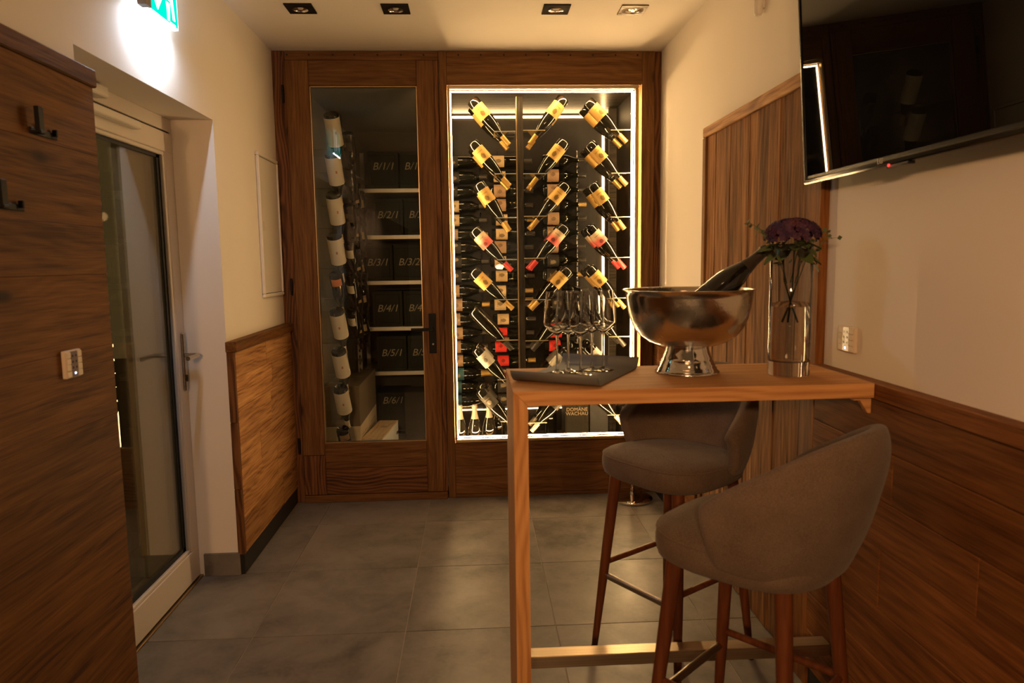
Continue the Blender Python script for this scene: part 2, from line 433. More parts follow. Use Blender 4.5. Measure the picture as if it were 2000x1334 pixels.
board('post', (1.10, YB + .006, .0), (XR, YF2, ZC - .002), 2, W_DARK, wb, .003)
peg = lathe([(0, -.002), (.0052, -.002), (.0052, .004), (0, .004)], 10, 'peg')
PEGM = mat('dark_peg', (.012, .006, .003), .7)
for x in (560, 603, 650, 692, 737, 783, 827): obj('peg', peg, PEGM, wb, (px(x, 105), -.001, 2.678), (PI / 2, 0, 0))
for x in (895, 939, 984, 1027, 1071, 1114, 1158, 1202, 1245): obj('peg', peg, PEGM, wb, (px(x, 106), -.001, 2.678), (PI / 2, 0, 0))

# glazed cellar door
dl = st(empty('door_1', (-.63, YB - .012, 0)), 'timber-framed glass door into the wine cellar')
GX0, GX1, GZ0, GZ1 = -.94, -.316, .37, 2.503
YD0, YD1 = YB - .014, YB + .04
board('stile', (-1.073, YD0, .30), (GX0, YD1, 2.645), 2, W_FRAME, dl, .003)
board('stile_foot', (-1.073, YD0, .048), (GX0, YD1, .298), 2, W_DARK, dl, .003)
board('stile', (GX1, YD0, .048), (-.218, YD1, 2.645), 2, W_FRAME, dl, .003)
board('edge_strip', (-.217, YD0 + .004, .048), (-.190, YD1, 2.645), 2, W_DARK, dl, .002)
board('top_rail', (GX0, YD0 + .002, GZ1), (GX1, YD1, 2.645), 0, W_FRAME, dl, .003)
board('bottom_rail', (GX0, YD0 + .002, .215), (GX1, YD1, GZ0), 0, W_FRAME, dl, .003)
board('bottom_rail', (GX0, YD0 + .006, .048), (GX1, YD1, .213), 0, W_DARK, dl, .003)
bx('pane', (GX0 - .005, YB + .012, GZ0 - .005), (GX1 + .005, YB + .018, GZ1 + .005), PANE, dl, 0)
for (a, b) in (((GX0, YB + .0, GZ1 - .006), (GX1, YB + .03, GZ1)), ((GX0, YB, GZ0), (GX1, YB + .03, GZ0 + .006)),
               ((GX0, YB, GZ0), (GX0 + .006, YB + .03, GZ1)), ((GX1 - .006, YB, GZ0), (GX1, YB + .03, GZ1))):
    bx('glazing_bead', a, b, TRIM_WARM, dl, .001)
hp = atY(845, 650, YD0)
bp = bx('handle_plate', (hp.x - .022, YD0 - .007, hp.z - .125), (hp.x + .022, YD0, hp.z + .118), BLACK, dl, .002)
bp2 = obj('lever', tube([(0, 0, 0), (0, -.045, 0), (-.012, -.052, 0), (-.125, -.052, 0)], .009, 10, 'lever'), BLACK, bp, (0, -.003, .03))
obj('keyhole', lathe([(0, 0), (.006, 0), (.006, .002), (0, .002)], 12), STEEL, bp, (0.002, -.0035, -.065), (PI / 2, 0, 0))
for y in (185, 560, 870):
    q = atY(554 if y < 300 else (571 if y < 700 else 586), y, YB)
    obj('hinge', lathe([(0, -.05), (.006, -.05), (.0075, -.03), (.0075, .03), (.006, .05), (0, .05)], 12), BLACK, dl, (q.x - dl.location.x, -.008, q.z))

# display window
wd = st(empty('window_1', (.43, YB, .37)), 'large lit display window of the wine cabinet')
WX0, WX1, WZ0, WZ1 = -.136, 1.002, .352, 2.506
bx('pane', (WX0, YB + .03, WZ0), (WX1, YB + .036, WZ1), PANE_W, wd, 0)
fr = .020
for nm, a, b in (('frame_bar', (WX0, YB - .006, WZ1 - fr), (WX1, YB + .028, WZ1)), ('frame_bar', (WX0, YB - .006, WZ0), (WX1, YB + .028, WZ0 + fr)),
                 ('frame_bar', (WX0, YB - .006, WZ0 + fr), (WX0 + fr * .6, YB + .028, WZ1 - fr)), ('frame_bar', (WX1 - fr, YB - .006, WZ0 + fr), (WX1, YB + .028, WZ1 - fr))):
    bx(nm, a, b, TRIM_WARM, wd, .004)

# ------------------------------------------------------------------ LED strips of the cabinet (the light of the place)
CY1 = 5.06                                     # back panel of the cabinet
CX0, CX1, CZ0, CZ1 = -.15, .995, .372, 2.488
ZF = .236                                      # cabinet floor, below the window sill
def led_frame(name, label, y0, y1, segs, mt):
    t = tag(empty(name, (.42, y0, CZ0)), label, 'LED light')
    for a, b in segs: bx('light_strip', (a[0], y0, a[1]), (b[0], y1, b[1]), mt, t, .002)
    return t
led_frame('led_strip_frame', 'bright warm LED strip frame just inside the display window', YB + .042, YB + .056,
          [((WX0 + .012, 2.4775), (WX1 - .02, 2.484)), ((WX0 + .012, .374), (WX1 - .02, .3805)), ((WX0 + .012, .384), (WX0 + .017, 2.474)), ((WX1 - .032, .384), (WX1 - .022, 2.474))], LEDM_F)
led_frame('led_strip_frame', 'warm LED strips along the edges of the cabinet back wall, left one added', CY1 - .035, CY1 - .02,
          [((CX0 + .02, 2.462), (CX1 - .03, 2.476)), ((.915, .40), (.931, 2.458)), ((CX0 + .02, .402), (.91, .408)), ((-.178, .08), (-.166, .95))], LEDM_B)  # last strip is added, hidden behind the post, to light the wooden crate

cab = tag(empty('display_cabinet', (.42, YB + .06, 0)), 'bronze-lined wine display cabinet behind the lit window', 'cabinet')
YC0 = YF2 + .002
bx('back_panel', (CX0, CY1 - .015, ZF), (CX1, CY1 + .01, CZ1), BRONZE, cab, 0)
bx('side_panel', (CX1 - .012, YC0, ZF), (CX1 + .02, CY1 - .015, CZ1), BRONZE, cab, 0)
bx('top_panel', (CX0, YC0, CZ1), (CX1, CY1, CZ1 + .02), BRONZE_H, cab, 0)
bx('floor_panel', (CX0, YC0, ZF - .022), (CX1, CY1, ZF), BRONZE_H, cab, 0)
bx('plinth', (CX0, YF2 + .002, 0), (CX1, CY1, ZF - .023), BLACK, cab, 0)
board('divider', (.283, 4.500, ZF), (.321, 4.545, CZ1), 2, W_DIV, cab, .002)
bx('divider_edge', (.277, 4.502, ZF), (.283, 4.54, CZ1), TRIM_WARM, cab, .001)
bx('corner_post', (.985 - .05, CY1 - .20, ZF), (.985, CY1 - .15, CZ1), W_DIV, cab, .001)

# ------------------------------------------------------------------ bottles
def bottle_profile(kind):
    if kind == 'flute': return [(0, .012), (.022, .006), (.034, 0), (.039, .006), (.0395, .03), (.0395, .15), (.037, .18), (.030, .215), (.022, .245), (.0165, .27), (.0145, .29), (.0142, .335), (.0155, .337), (.0155, .343), (.013, .345), (0, .345)]
    if kind == 'bordeaux': return [(0, .014), (.022, .008), (.033, 0), (.0375, .005), (.0378, .03), (.0378, .185), (.035, .203), (.027, .219), (.0185, .232), (.0148, .25), (.0142, .288), (.0155, .29), (.0155, .298), (.012, .30), (0, .30)]
    if kind == 'burgundy': return [(0, .014), (.025, .008), (.038, 0), (.042, .006), (.0425, .03), (.0425, .14), (.040, .165), (.032, .19), (.0225, .215), (.016, .24), (.0145, .26), (.0142, .288), (.0155, .29), (.0155, .298), (.012, .30), (0, .30)]
    if kind == 'magnum': return [(0, .016), (.03, .010), (.042, 0), (.047, .006), (.048, .03), (.048, .165), (.046, .19), (.036, .225), (.024, .255), (.0165, .285), (.015, .31), (.0148, .338), (.017, .34), (.017, .349), (.014, .352), (0, .352)]
    return [(0, .016), (.03, .010), (.040, 0), (.044, .006), (.0445, .03), (.0445, .135), (.0425, .165), (.034, .20), (.024, .23), (.0175, .26), (.0155, .285), (.0155, .30), (.0185, .302), (.0185, .312), (.0155, .318), (0, .32)]
BM = {k: lathe(bottle_profile(k), 24, 'bottle_' + k) for k in ('flute', 'bordeaux', 'burgundy', 'magnum', 'champagne')}
BL = {'flute': (.0395, .345), 'bordeaux': (.0378, .30), 'burgundy': (.0425, .30), 'magnum': (.048, .352), 'champagne': (.0445, .32)}
CAPS = {'flute': lathe([(.0152, .272), (.0158, .2725), (.0152, .295), (.0150, .336), (.0163, .3365), (.0163, .3445), (.0135, .3465), (0, .3465)], 20, 'capsule'),
        'bordeaux': lathe([(.0156, .238), (.0156, .25), (.0150, .289), (.0162, .2895), (.0162, .2995), (.0125, .3015), (0, .3015)], 20, 'capsule'),
        'burgundy': lathe([(.0156, .246), (.0152, .262), (.0150, .289), (.0162, .2895), (.0162, .2995), (.0125, .3015), (0, .3015)], 20, 'capsule'),
        'magnum': lathe([(.0176, .282), (.0160, .31), (.0156, .339), (.0176, .3395), (.0176, .3505), (.0145, .3535), (0, .3535)], 20, 'capsule'),
        'champagne': lathe([(.0245, .2295), (.0183, .2595), (.0163, .286), (.0163, .30), (.0192, .3015), (.0192, .3125), (.0162, .319), (0, .321)], 20, 'foil')}
def label_mesh(r, z0, z1, ang):
    n = int(ang * 7) + 2; v = []; f = []
    for i in range(n + 1):
        t = -PI / 2 - ang / 2 + ang * i / n
        for z in (z0, z1): v.append((r * math.cos(t), r * math.sin(t), z))
    for i in range(n): f.append((2 * i, 2 * i + 2, 2 * i + 3, 2 * i + 1))
    return mesh('label', v, f, True)
def label_mat(name, top, bottom, ink, emblem, z0, z1, rough=.6, side=0.0):
    """paper label with printed lines and an emblem; coordinates are the bottle's own"""
    M = mat(name, top, rough, spec=.3); n = N(M)
    tc = n.n('ShaderNodeTexCoord'); sp = n.n('ShaderNodeSeparateXYZ'); n.l(tc.outputs['Object'], sp.inputs[0])
    h = n.math('DIVIDE', n.math('SUBTRACT', sp.outputs['Z'], z0), z1 - z0)
    base = n.ramp(h, [(.30, bottom), (.62, top)]) if top != bottom else None
    nz = n.n('ShaderNodeTexNoise'); nz.inputs['Scale'].default_value = 160; n.l(tc.outputs['Object'], nz.inputs['Vector'])
    ex = n.math('DIVIDE', sp.outputs['X'], .016); ez = n.math('DIVIDE', n.math('SUBTRACT', h, emblem[0]), emblem[1])
    rr = n.math('ADD', n.math('MULTIPLY', ex, ex), n.math('MULTIPLY', ez, ez))
    e1 = n.math('LESS_THAN', n.math('ADD', rr, n.math('MULTIPLY', nz.outputs['Fac'], 1.1)), 1.25)
    ln = n.math('LESS_THAN', n.math('PINGPONG', n.math('MULTIPLY', h, 7.0), 1.0), .22)
    zone = n.math('MULTIPLY', n.math('GREATER_THAN', h, .1), n.math('LESS_THAN', h, .36))
    xw = n.math('LESS_THAN', n.math('ABSOLUTE', sp.outputs['X']), .02)
    ink2 = n.math('MAXIMUM', n.math('MULTIPLY', e1, .75), n.math('MULTIPLY', n.math('MULTIPLY', ln, zone), n.math('MULTIPLY', xw, .45)))
    n.l(n.mix(ink2, base if base is not None else top, ink), n.b.inputs['Base Color'])
    return M
LZ = (.045, .135)
L_GOLD = label_mat('gold_label', (.50, .30, .085), (.50, .30, .085), (.07, .04, .015), (.66, .22), *LZ, .45)
L_PINK = label_mat('pink_label', (.62, .12, .10), (.62, .46, .30), (.03, .012, .012), (.76, .15), *LZ, .5)
L_GREY = label_mat('grey_label', (.42, .38, .31), (.42, .38, .31), (.06, .05, .04), (.5, .2), *LZ, .5)
L_BLACK = label_mat('black_label', (.05, .045, .035), (.05, .045, .035), (.3, .25, .18), (.55, .2), *LZ, .5)
L_CREAM = label_mat('cream_label', (.62, .46, .25), (.62, .46, .25), (.10, .06, .03), (.5, .28), .03, .11)
L_TAUPE = label_mat('taupe_label', (.42, .27, .16), (.42, .27, .16), (.16, .10, .06), (.5, .22), .03, .11)
L_RED = label_mat('red_label', (.60, .035, .025), (.60, .035, .025), (.1, .01, .01), (.5, .2), .03, .11)
L_BLUE = label_mat('teal_label', (.05, .13, .15), (.05, .13, .15), (.4, .33, .2), (.5, .2), .03, .11)
L_DARK = label_mat('dark_label', (.035, .03, .025), (.035, .03, .025), (.35, .27, .17), (.5, .3), .03, .11)
L_WHITE = mat('white_label', (.80, .71, .56), .45)
L_WHITE_P = mat('white_label_mark', (.5, .2, .1), .5)
L_ORANGE = label_mat('orange_label', (.78, .26, .08), (.78, .26, .08), (.3, .05, .03), (.5, .1), .04, .16)
C_GOLD = mat('gold_capsule', (.50, .31, .09), .35, .6)
C_RED = mat('red_capsule', (.52, .035, .035), .4)
C_DARK = mat('dark_capsule', (.03, .022, .016), .4)
C_SILVER = mat('silver_capsule', (.34, .28, .2), .4, .5)
C_WHITE = mat('white_capsule', (.72, .6, .44), .5)
LABS = {}
def lab(kind, z0, z1, ang=3.3):
    k = (kind, z0, z1, ang)
    if k not in LABS: LABS[k] = label_mesh(BL[kind][0] + .0009, z0, z1, ang)
    return LABS[k]
_lm = []
def lab_mark():
    if not _lm: _lm.append(label_mesh(BL['magnum'][0] + .0014, .10, .118, .22))
    return _lm[0]
def bottle(loc, mtx, kind, lm, lz, cm, label, group, ang=3.3, glass=BOTTLE, name='wine_bottle', cat='bottle'):
    o = obj(name, BM[kind], glass, None, mtx=mtx); tag(o, label, cat, group)
    if lm is not None: obj('label', lab(kind, lz[0], lz[1], ang), lm, o)
    if kind == 'magnum' and lm is L_WHITE: obj('label_mark', lab_mark(), L_WHITE_P, o)
    if cm is not None: obj('capsule', CAPS[kind], cm, o)
    return o
EX, EY, EZ = Vector((1, 0, 0)), Vector((0, 1, 0)), Vector((0, 0, 1))
ORD = ['top', 'second', 'third', 'fourth', 'fifth', 'sixth', 'seventh', 'bottom']
# tilted display bottles: (base px, neck px) per column and row
slant = {
 'left': [((922, 196), (995, 284)), ((922, 280), (997, 365)), ((934, 359), (996, 451)), ((925, 449), (996, 524)), ((923, 530), (1000, 602)), ((924, 607), (1001, 684)), ((930, 681), (1003, 762)), ((938, 761), (1004, 838))],
 'middle': [((1101, 192), (1031, 286)), ((1103, 277), (1032, 369)), ((1106, 361), (1034, 449)), ((1104, 443), (1038, 522)), ((1111, 527), (1038, 603)), ((1110, 604), (1040, 684)), ((1108, 687), (1040, 762)), ((1106, 763), (1042, 838))],
 'right': [((1147, 199), (1222, 276)), ((1149, 282), (1222, 359)), ((1155, 361), (1220, 448)), ((1150, 444), (1218, 521)), ((1149, 524), (1219, 600)), ((1148, 600), (1219, 674)), ((1146, 675), (1218, 752)), ((1146, 751), (1219, 831))]}
style = [(L_GOLD, C_GOLD, 'gold-labelled'), (L_GOLD, C_GOLD, 'gold-labelled'), (L_GOLD, C_GOLD, 'gold-labelled'), (L_PINK, C_RED, 'pink-labelled red-capped'),
         (L_GOLD, C_GOLD, 'gold-labelled'), (None, C_DARK, 'unlabelled dark'), (L_GREY, C_DARK, 'grey-labelled'), (L_BLACK, C_SILVER, 'black-labelled silver-capped')]
YS0, YS1 = 4.435, 4.615
plate_me = box(.15, .30, .006, .001)
for cname, rows in slant.items():
    for r, (b, nk) in enumerate(rows):
        p0 = atY(*b, YS0); p1 = atY(*nk, YS0)
        d = (p1 - p0); d.y = 0; d.normalize()
        ang = d.copy()
        lm, cm, adj = style[r]
        for q, yy in enumerate((YS0, YS1)):
            tw = random.uniform(-.25, .25)
            yl = (Matrix.Rotation(tw, 3, d) @ EY); xl = yl.cross(d)
            pos = Vector((p0.x, yy, p0.z)) + d * .0
            lm2, cm2 = lm, cm
            if cname == 'left' and r == 3 and q == 1: lm2, cm2 = L_GOLD, C_GOLD
            bottle(None, frame3(pos, xl, yl, d), 'flute', lm2, LZ, cm2,
                   '%s wine bottle tilted in display window, %s column, %s row, %s of pair' % (adj if lm2 is lm else 'gold-labelled', cname, ORD[r], ('front', 'rear')[q]),
                   'tilted display bottles')
        pc = p0 + d * .255
        pl = tag(empty('bottle_bracket', (pc.x, YS0 - .06, pc.z)), 'clear acrylic bottle shelf of the display window, %s column, %s row' % (cname, ORD[r]), 'shelf', 'acrylic bottle shelves')
        x0, x1 = {'left': (pc.x - .035, .266), 'middle': (.312, pc.x + .035), 'right': (pc.x - .045, CX1 - .012)}[cname]
        bx('plate', (x0, YS0 - .06, pc.z - .003), (x1, YS1 + .06, pc.z + .003), ACRYL, pl, .001)
        bx('plate_edge', (x0, YS0 - .062, pc.z - .0025), (x1, YS0 - .060, pc.z + .0025), mat('acrylic_edge', (.5, .42, .3), .3) if 'acrylic_edge' not in bpy.data.materials else bpy.data.materials['acrylic_edge'], pl, 0)

# horizontal bottles on the back rack
YRK = 4.93
rack = tag(empty('bottle_rack', (.3, CY1 - .03, CZ0)), 'black wall-mounted peg rack at the back of the wine cabinet', 'rack')
rzs = [atY(960, yy, YRK).z for yy in (315, 345, 374, 402, 429, 457, 484, 511, 539, 568, 595, 623, 650, 677, 704, 730, 756, 782)]
RODX = [-.13, .05, .18, .345, .545, .735]
for x in RODX:
    rd = bx('rod', (x - .005, CY1 - .03, ZF), (x + .005, CY1 - .018, CZ1 - .25), STEEL if x > .7 else BLACK, rack, .001)
    pk = obj('pegs', boxes([((x - .004 - .3, YRK - .02 - (CY1 - .03), z - .047 - CZ0), (x + .004 - .3, .005, z - .04 - CZ0)) for z in rzs], 'pegs'), BLACK, rack)
    pk['kind'] = 'stuff'
NUM = ['first', 'second', 'third', 'fourth', 'fifth', 'sixth', 'seventh', 'eighth', 'ninth', 'tenth', 'eleventh', 'twelfth', 'thirteenth', 'fourteenth', 'fifteenth', 'sixteenth', 'seventeenth', 'eighteenth']
def rstyle(c, r):
    if c == 0:
        if r < 3: return ('bordeaux', L_DARK, 'dark-labelled')
        if r < 6: return ('bordeaux', L_CREAM if r < 5 else L_TAUPE, 'cream-labelled' if r < 5 else 'taupe-labelled')
        if r < 9: return ('burgundy', L_DARK, 'dark-labelled')
        if r < 15: return ('burgundy', L_TAUPE, 'taupe-labelled')
        return ('champagne', L_BLUE, 'teal-labelled')
    if c == 1:
        if r in (2, 3, 6): return ('burgundy', L_TAUPE, 'taupe-labelled')
        if r in (12, 13, 14): return ('bordeaux', L_RED, 'red-labelled')
        if r < 12: return ('bordeaux', L_CREAM, 'cream-labelled')
        return ('burgundy', L_DARK, 'dark-labelled')
    if r in (1, 2, 4, 5, 6): return ('burgundy', L_TAUPE, 'taupe-labelled')
    if r in (12, 13, 14): return ('bordeaux', L_RED, 'red-labelled')
    if r in (9, 10, 11): return ('bordeaux', L_DARK, 'dark-labelled')
    return ('burgundy', L_DARK, 'dark-labelled')
for c, x0 in enumerate((-.205, .115, .485)):
    for r, z in enumerate(rzs):
        kd, lm, adj = rstyle(c, r)
        for q, yy in enumerate((YRK, CY1 - .075) if c == 0 else (YRK,)):
            R_ = BL[kd][0]
            tw = random.uniform(-.5, .35)
            yl = Matrix.Rotation(tw, 3, EX) @ EY; xl = yl.cross(EX)
            bottle(None, frame3((x0 + random.uniform(-.012, .012), yy if c else yy - .0, z - .04 + R_), xl, yl, EX), kd, lm, (.03, .11), C_DARK if (r + c) % 5 else C_GOLD,
                   '%s wine bottle lying on cabinet rack, %s column, %s row down%s' % (adj, ('left', 'middle', 'right')[c], NUM[r], (', rear' if q else '')), 'bottles lying on the back rack', 3.0, BOTTLE_G if r % 3 else BOTTLE)

# standing bottles, cartons and glasses at the cabinet floor
for k, (x, yy, cm) in enumerate(((898, 4.47, C_SILVER), (927, 4.47, C_SILVER), (955, 4.50, C_SILVER), (973, 4.60, C_GOLD), (1075, 4.80, C_SILVER))):
    X = atY(x, 800, yy).x
    bottle(None, frame3((X, yy, ZF + .001), EX, EY, EZ), 'champagne' if k != 3 else 'burgundy', None, (.04, .11), cm,
           '%s wine bottle standing on the cabinet floor at the display window' % ('leftmost', 'second', 'third', 'gold-collared', 'rearmost')[k], 'bottles standing on the cabinet floor')
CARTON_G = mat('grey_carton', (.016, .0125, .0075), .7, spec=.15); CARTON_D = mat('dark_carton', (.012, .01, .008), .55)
def carton(name, a, b, m_, label, group=None, cat='box'):
    t = tag(empty(name, ((a[0] + b[0]) / 2, (a[1] + b[1]) / 2, a[2])), label, cat, group)
    bx('body', a, (b[0], b[1], b[2] - .004), m_, t, .002)
    mid = (a[0] + b[0]) / 2
    bx('flap', (a[0], a[1], b[2] - .004), (mid - .001, b[1], b[2]), m_, t, .001)
    bx('flap', (mid + .001, a[1], b[2] - .004), (b[0], b[1], b[2]), m_, t, .001)
    return t
p = atY(1104, 845, 4.66); p2 = atY(1150, 845, 4.66)
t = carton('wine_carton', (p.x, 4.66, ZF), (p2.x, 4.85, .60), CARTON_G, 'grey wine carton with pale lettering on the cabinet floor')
INK_P = mat('pale_print', (.22, .165, .10), .6)
tx = obj('lettering', text_mesh('DOMÄNE\nWACHAU', .034, .0003), INK_P, t, mtx=frame3((0, 4.6595 - t.location.y, atY(1127, 804, 4.66).z - ZF), EX, EZ, -EY))
p = atY(1152, 845, 4.7); p2 = atY(1188, 845, 4.7)
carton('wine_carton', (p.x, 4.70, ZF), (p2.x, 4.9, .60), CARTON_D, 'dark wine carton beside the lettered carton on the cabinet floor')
def lathe_glass(kind):
    if kind == 'small': return lathe([(0, 0), (.03, 0), (.03, .002), (.006, .006), (.0035, .012), (.0035, .09), (.012, .10), (.026, .125), (.03, .15), (.028, .19), (.0272, .19), (.0292, .15), (.0252, .126), (.011, .102), (0, .0985)], 20, 'wine_glass')
    return lathe([(0, 0), (.0355, 0), (.0358, .0015), (.03, .0028), (.012, .006), (.0052, .012), (.0036, .025), (.0033, .06), (.0036, .105), (.0055, .116), (.018, .1265), (.034, .1405), (.0385, .146), (.0396, .152), (.0375, .185), (.0328, .249), (.0324, .2493), (.0320, .249),
                  (.0367, .185), (.0388, .1525), (.0378, .1475), (.0335, .1425), (.0172, .1287), (.004, .120), (0, .1195)], 40, 'wine_glass')
gm = lathe_glass('small')
for k, (x, yy) in enumerate(((1196, 4.85), (1212, 4.78), (1226, 4.86))):
    X = atY(x, 800, yy).x
    o = obj('small_glass', gm, GLASS, None, (X, yy, ZF + .0005)); o.scale = (1.15, 1.15, 1.45); tag(o, '%s small stemmed glass in the lower right corner of the cabinet' % ('left', 'middle', 'right')[k], 'glass', 'glasses on the cabinet floor')

# ------------------------------------------------------------------ walk-in part of the cellar
GREYW = mat('cellar_side_panel', (.33, .30, .255), .55)
st(bx('trim_5', (XL, YF2 + .01, .0), (XL + .03, YCB, ZC - .01), GREYW), 'smooth grey lining of the cellar side wall')
st(bx('ceiling_cellar', (XL, YF2 + .005, ZC - .06), (XR, YCB, ZC - .002), mat('cellar_ceiling_panel', (.16, .14, .11), .5)), 'dark panelled ceiling of the wine cellar')
XB = -.925
LROW = ['top', 'second', 'third', 'fourth', 'fifth', 'sixth', 'seventh', 'eighth', 'bottom']
bx_rows = [(646, 222), (648, 299), (650, 378), (652, 458), (655, 535), (657, 606), (661, 684), (664, 757), (669, 838)]
for r, (xx, yy) in enumerate(bx_rows):
    base = atY(xx, yy, 4.56); zb = base.z
    for c, Yc in enumerate((4.56, 5.06, 5.42, 5.72)):
        if (c >= 1 and r >= 6) or (c >= 2 and r == 0): continue
        d = Vector((.03, .50, -.86)).normalized()
        side = Vector((1, 0, 0)); yl = side.cross(d).normalized()       # -yl faces the viewer
        tw = (-.3, .8, .5, .7)[c] + random.uniform(-.15, .15)
        R3 = Matrix.Rotation(tw, 3, d); yl = R3 @ yl; xl = yl.cross(d)
        x_ = base.x + .012 * c if c < 2 else base.x - .02
        z_ = zb + (-.03 * c if c < 2 else -.07 - .02 * c)
        if c == 0:
            kd = 'magnum' if r not in (4, 8) else 'burgundy'
            lm, cm, adj = (L_WHITE, C_WHITE, 'white-wrapped') if r not in (4, 8) else ((L_ORANGE, C_GOLD, 'orange-labelled') if r == 4 else (L_TAUPE, C_DARK, 'taupe-labelled'))
            lz = (.018, .20) if kd == 'magnum' else (.02, .07)
            an = 6.2 if kd == 'magnum' else 1.6
        else:
            kd = 'burgundy'; lm, cm, adj = (L_WHITE, C_DARK, 'white-labelled') if c == 1 and r > 2 else ((L_CREAM, C_DARK, 'cream-labelled') if c > 1 else (L_DARK, C_DARK, 'dark-labelled'))
            lz = (.05, .115); an = 2.6
            if c == 2: lz = (.10, .125)
        bottle(None, frame3((x_, Yc, z_), xl, yl, d), kd, lm, lz, cm,
               '%s bottle hanging on the cellar side wall, %s row, %s from the door' % (adj, LROW[r], ('nearest', 'second', 'third', 'farthest')[c]), 'bottles along the cellar side wall', an)
    for Yc, nm in ((4.56, 'near'), (5.30, 'far')):
        zc = zb - (.215 if r not in (4, 8) else .15) - (0 if Yc < 5 else .05)
        pl = tag(empty('bottle_bracket', (XL + .03, Yc + .1, zc)), 'clear plate on the cellar side wall, %s row, %s end' % (LROW[r], nm), 'shelf', 'acrylic bottle shelves')
        bx('plate', (XL + .03, Yc + .02, zc - .003), (XB + .055, Yc + (.30 if nm == 'near' else .8), zc + .003), ACRYL, pl, .001)

# steel shelving with numbered crates
YSH = 6.0
sh = tag(empty('steel_shelving', (-.4, YSH, 0)), 'galvanised steel shelving at the back of the cellar', 'shelving')
shz = [atY(775, yy, YSH).z for yy in (372, 463, 552, 642, 729)]
for z in shz:
    bx('shelf_board', (-1.0, YSH, z - .018), (.35, YCB - .02, z + .018), GALV, sh, .003)
for x in (-.985, .34):
    for yy in (YSH - .004, YCB - .06):
        u = bx('upright', (x - .018, yy, 0), (x + .018, yy + .03, 2.45), GALV, sh, .001)
        if x < 0 and yy < 6.2:
            hl = obj('slots', boxes([((-.006, -.0012, z), (.006, .004, z + .022)) for z in [-1.2 + .05 * k for k in range(48)]]), GASKET, u, (0, -.015, 0)); hl['kind'] = 'stuff'
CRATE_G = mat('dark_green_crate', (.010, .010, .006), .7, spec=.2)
CHALK = mat('chalk', (.26, .22, .15), .9)
crates = [(1, 748, 325), (2, 757, 420), (3, 737, 513), (4, 757, 603), (5, 765, 690), (6, 767, 783)]
rowname = ['top', 'second', 'third', 'fourth', 'fifth', 'bottom']
for r, (num, xx, yy) in enumerate(crates):
    zb = (shz[r] + .018) if r < 5 else .004
    c0 = atY(xx, yy, YSH + .01)
    hh = min(.30, (c0.z - zb) * 2.0 + .03) if r < 5 else .36
    for c in range(2):
        if r == 5 and c == 1: continue
        X = c0.x + .262 * c
        t = tag(empty('wine_crate', (X, YSH + .15, zb)), '%s dark crate chalk-marked B/%d/%d on the %s level of the cellar shelving' % (('left', 'right')[c], num, c + 1, rowname[r]), 'crate', 'crates on the cellar shelving')
        y0 = YSH + .012; zt = zb + hh
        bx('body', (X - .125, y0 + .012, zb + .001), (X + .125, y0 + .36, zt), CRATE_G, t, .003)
        for (a, b) in (((X - .125, zb + .001), (X + .125, zb + .03)), ((X - .125, zt - .03), (X + .125, zt)), ((X - .125, zb + .03), (X - .10, zt - .03)), ((X + .10, zb + .03), (X + .125, zt - .03))):
            bx('rim', (a[0], y0, a[1]), (b[0], y0 + .012, b[1]), CRATE_G, t, .002)
        obj('lettering', text_mesh('B/%d/%d' % (num, c + 1), .085, .0004, .25, 1.0), CHALK, t, mtx=frame3((0, y0 + .0115 - (YSH + .15), min(c0.z - zb, hh - .06)), EX, EZ, -EY))
# boxes on the cellar floor
BROWN_C = mat('brown_carton', (.2, .155, .105), .7); WHITE_C = mat('white_carton', (.72, .6, .42), .6)
CREAM_P = mat('cream_print', (.5, .34, .2), .6)
for k, (y0, y1) in enumerate(((4.92, 5.32), (5.33, 5.72))):
    t = tag(empty('wine_carton', (-1.0, (y0 + y1) / 2, 0)), 'two-tone brown and white carton by the cellar side wall, %s one' % ('nearer', 'farther')[k], 'box', 'two-tone cartons')
    bx('lower_half', (-1.07, y0, 0), (-.822, y1, .33), WHITE_C, t, .003)
    bx('upper_half', (-1.07, y0, .33), (-.822, y1, .62), BROWN_C, t, .003)
    obj('print', boxes([((.1782, -.13 + .12 * q, .10 + .05 * z), (.1787, -.04 + .12 * q, .108 + .05 * z)) for q in range(2) for z in range(4)]), CREAM_P, t)
t = tag(empty('wooden_wine_crate', (-.722, 5.22, 0), -.09), 'pale wooden wine crate with a branded crest on the cellar floor', 'crate')
obj('body', box(.145, .56, .225, .002), W_CRATE, t, mtx=frame3((0, 0, .1125), EY, -EX, EZ)).data = box(.56, .145, .225, .002)
obj('lid', box(.56, .149, .012, .002), W_CRATE, t, mtx=frame3((0, 0, .233), EY, -EX, EZ))
obj('crest', lathe([(0, 0), (.028, 0), (.028, .0006), (0, .0006)], 20), CREAM_P, t, (.01, .06, .239))
obj('brand_lines', boxes([((-.046, -.14 + .03 * q, .239), (-.038 + .006 * (q % 2), -.122 + .03 * q, .2395)) for q in range(8)]), CREAM_P, t)
for yy in (-.24, .24): obj('handle_hole', box(.004, .05, .022, .001), GASKET, t, (.0735, yy, .15))
carton('wine_carton', (-.592, 5.72, 0), (-.335, 5.98, .42), CARTON_G, 'grey shut carton standing before the lowest shelf of the cellar')

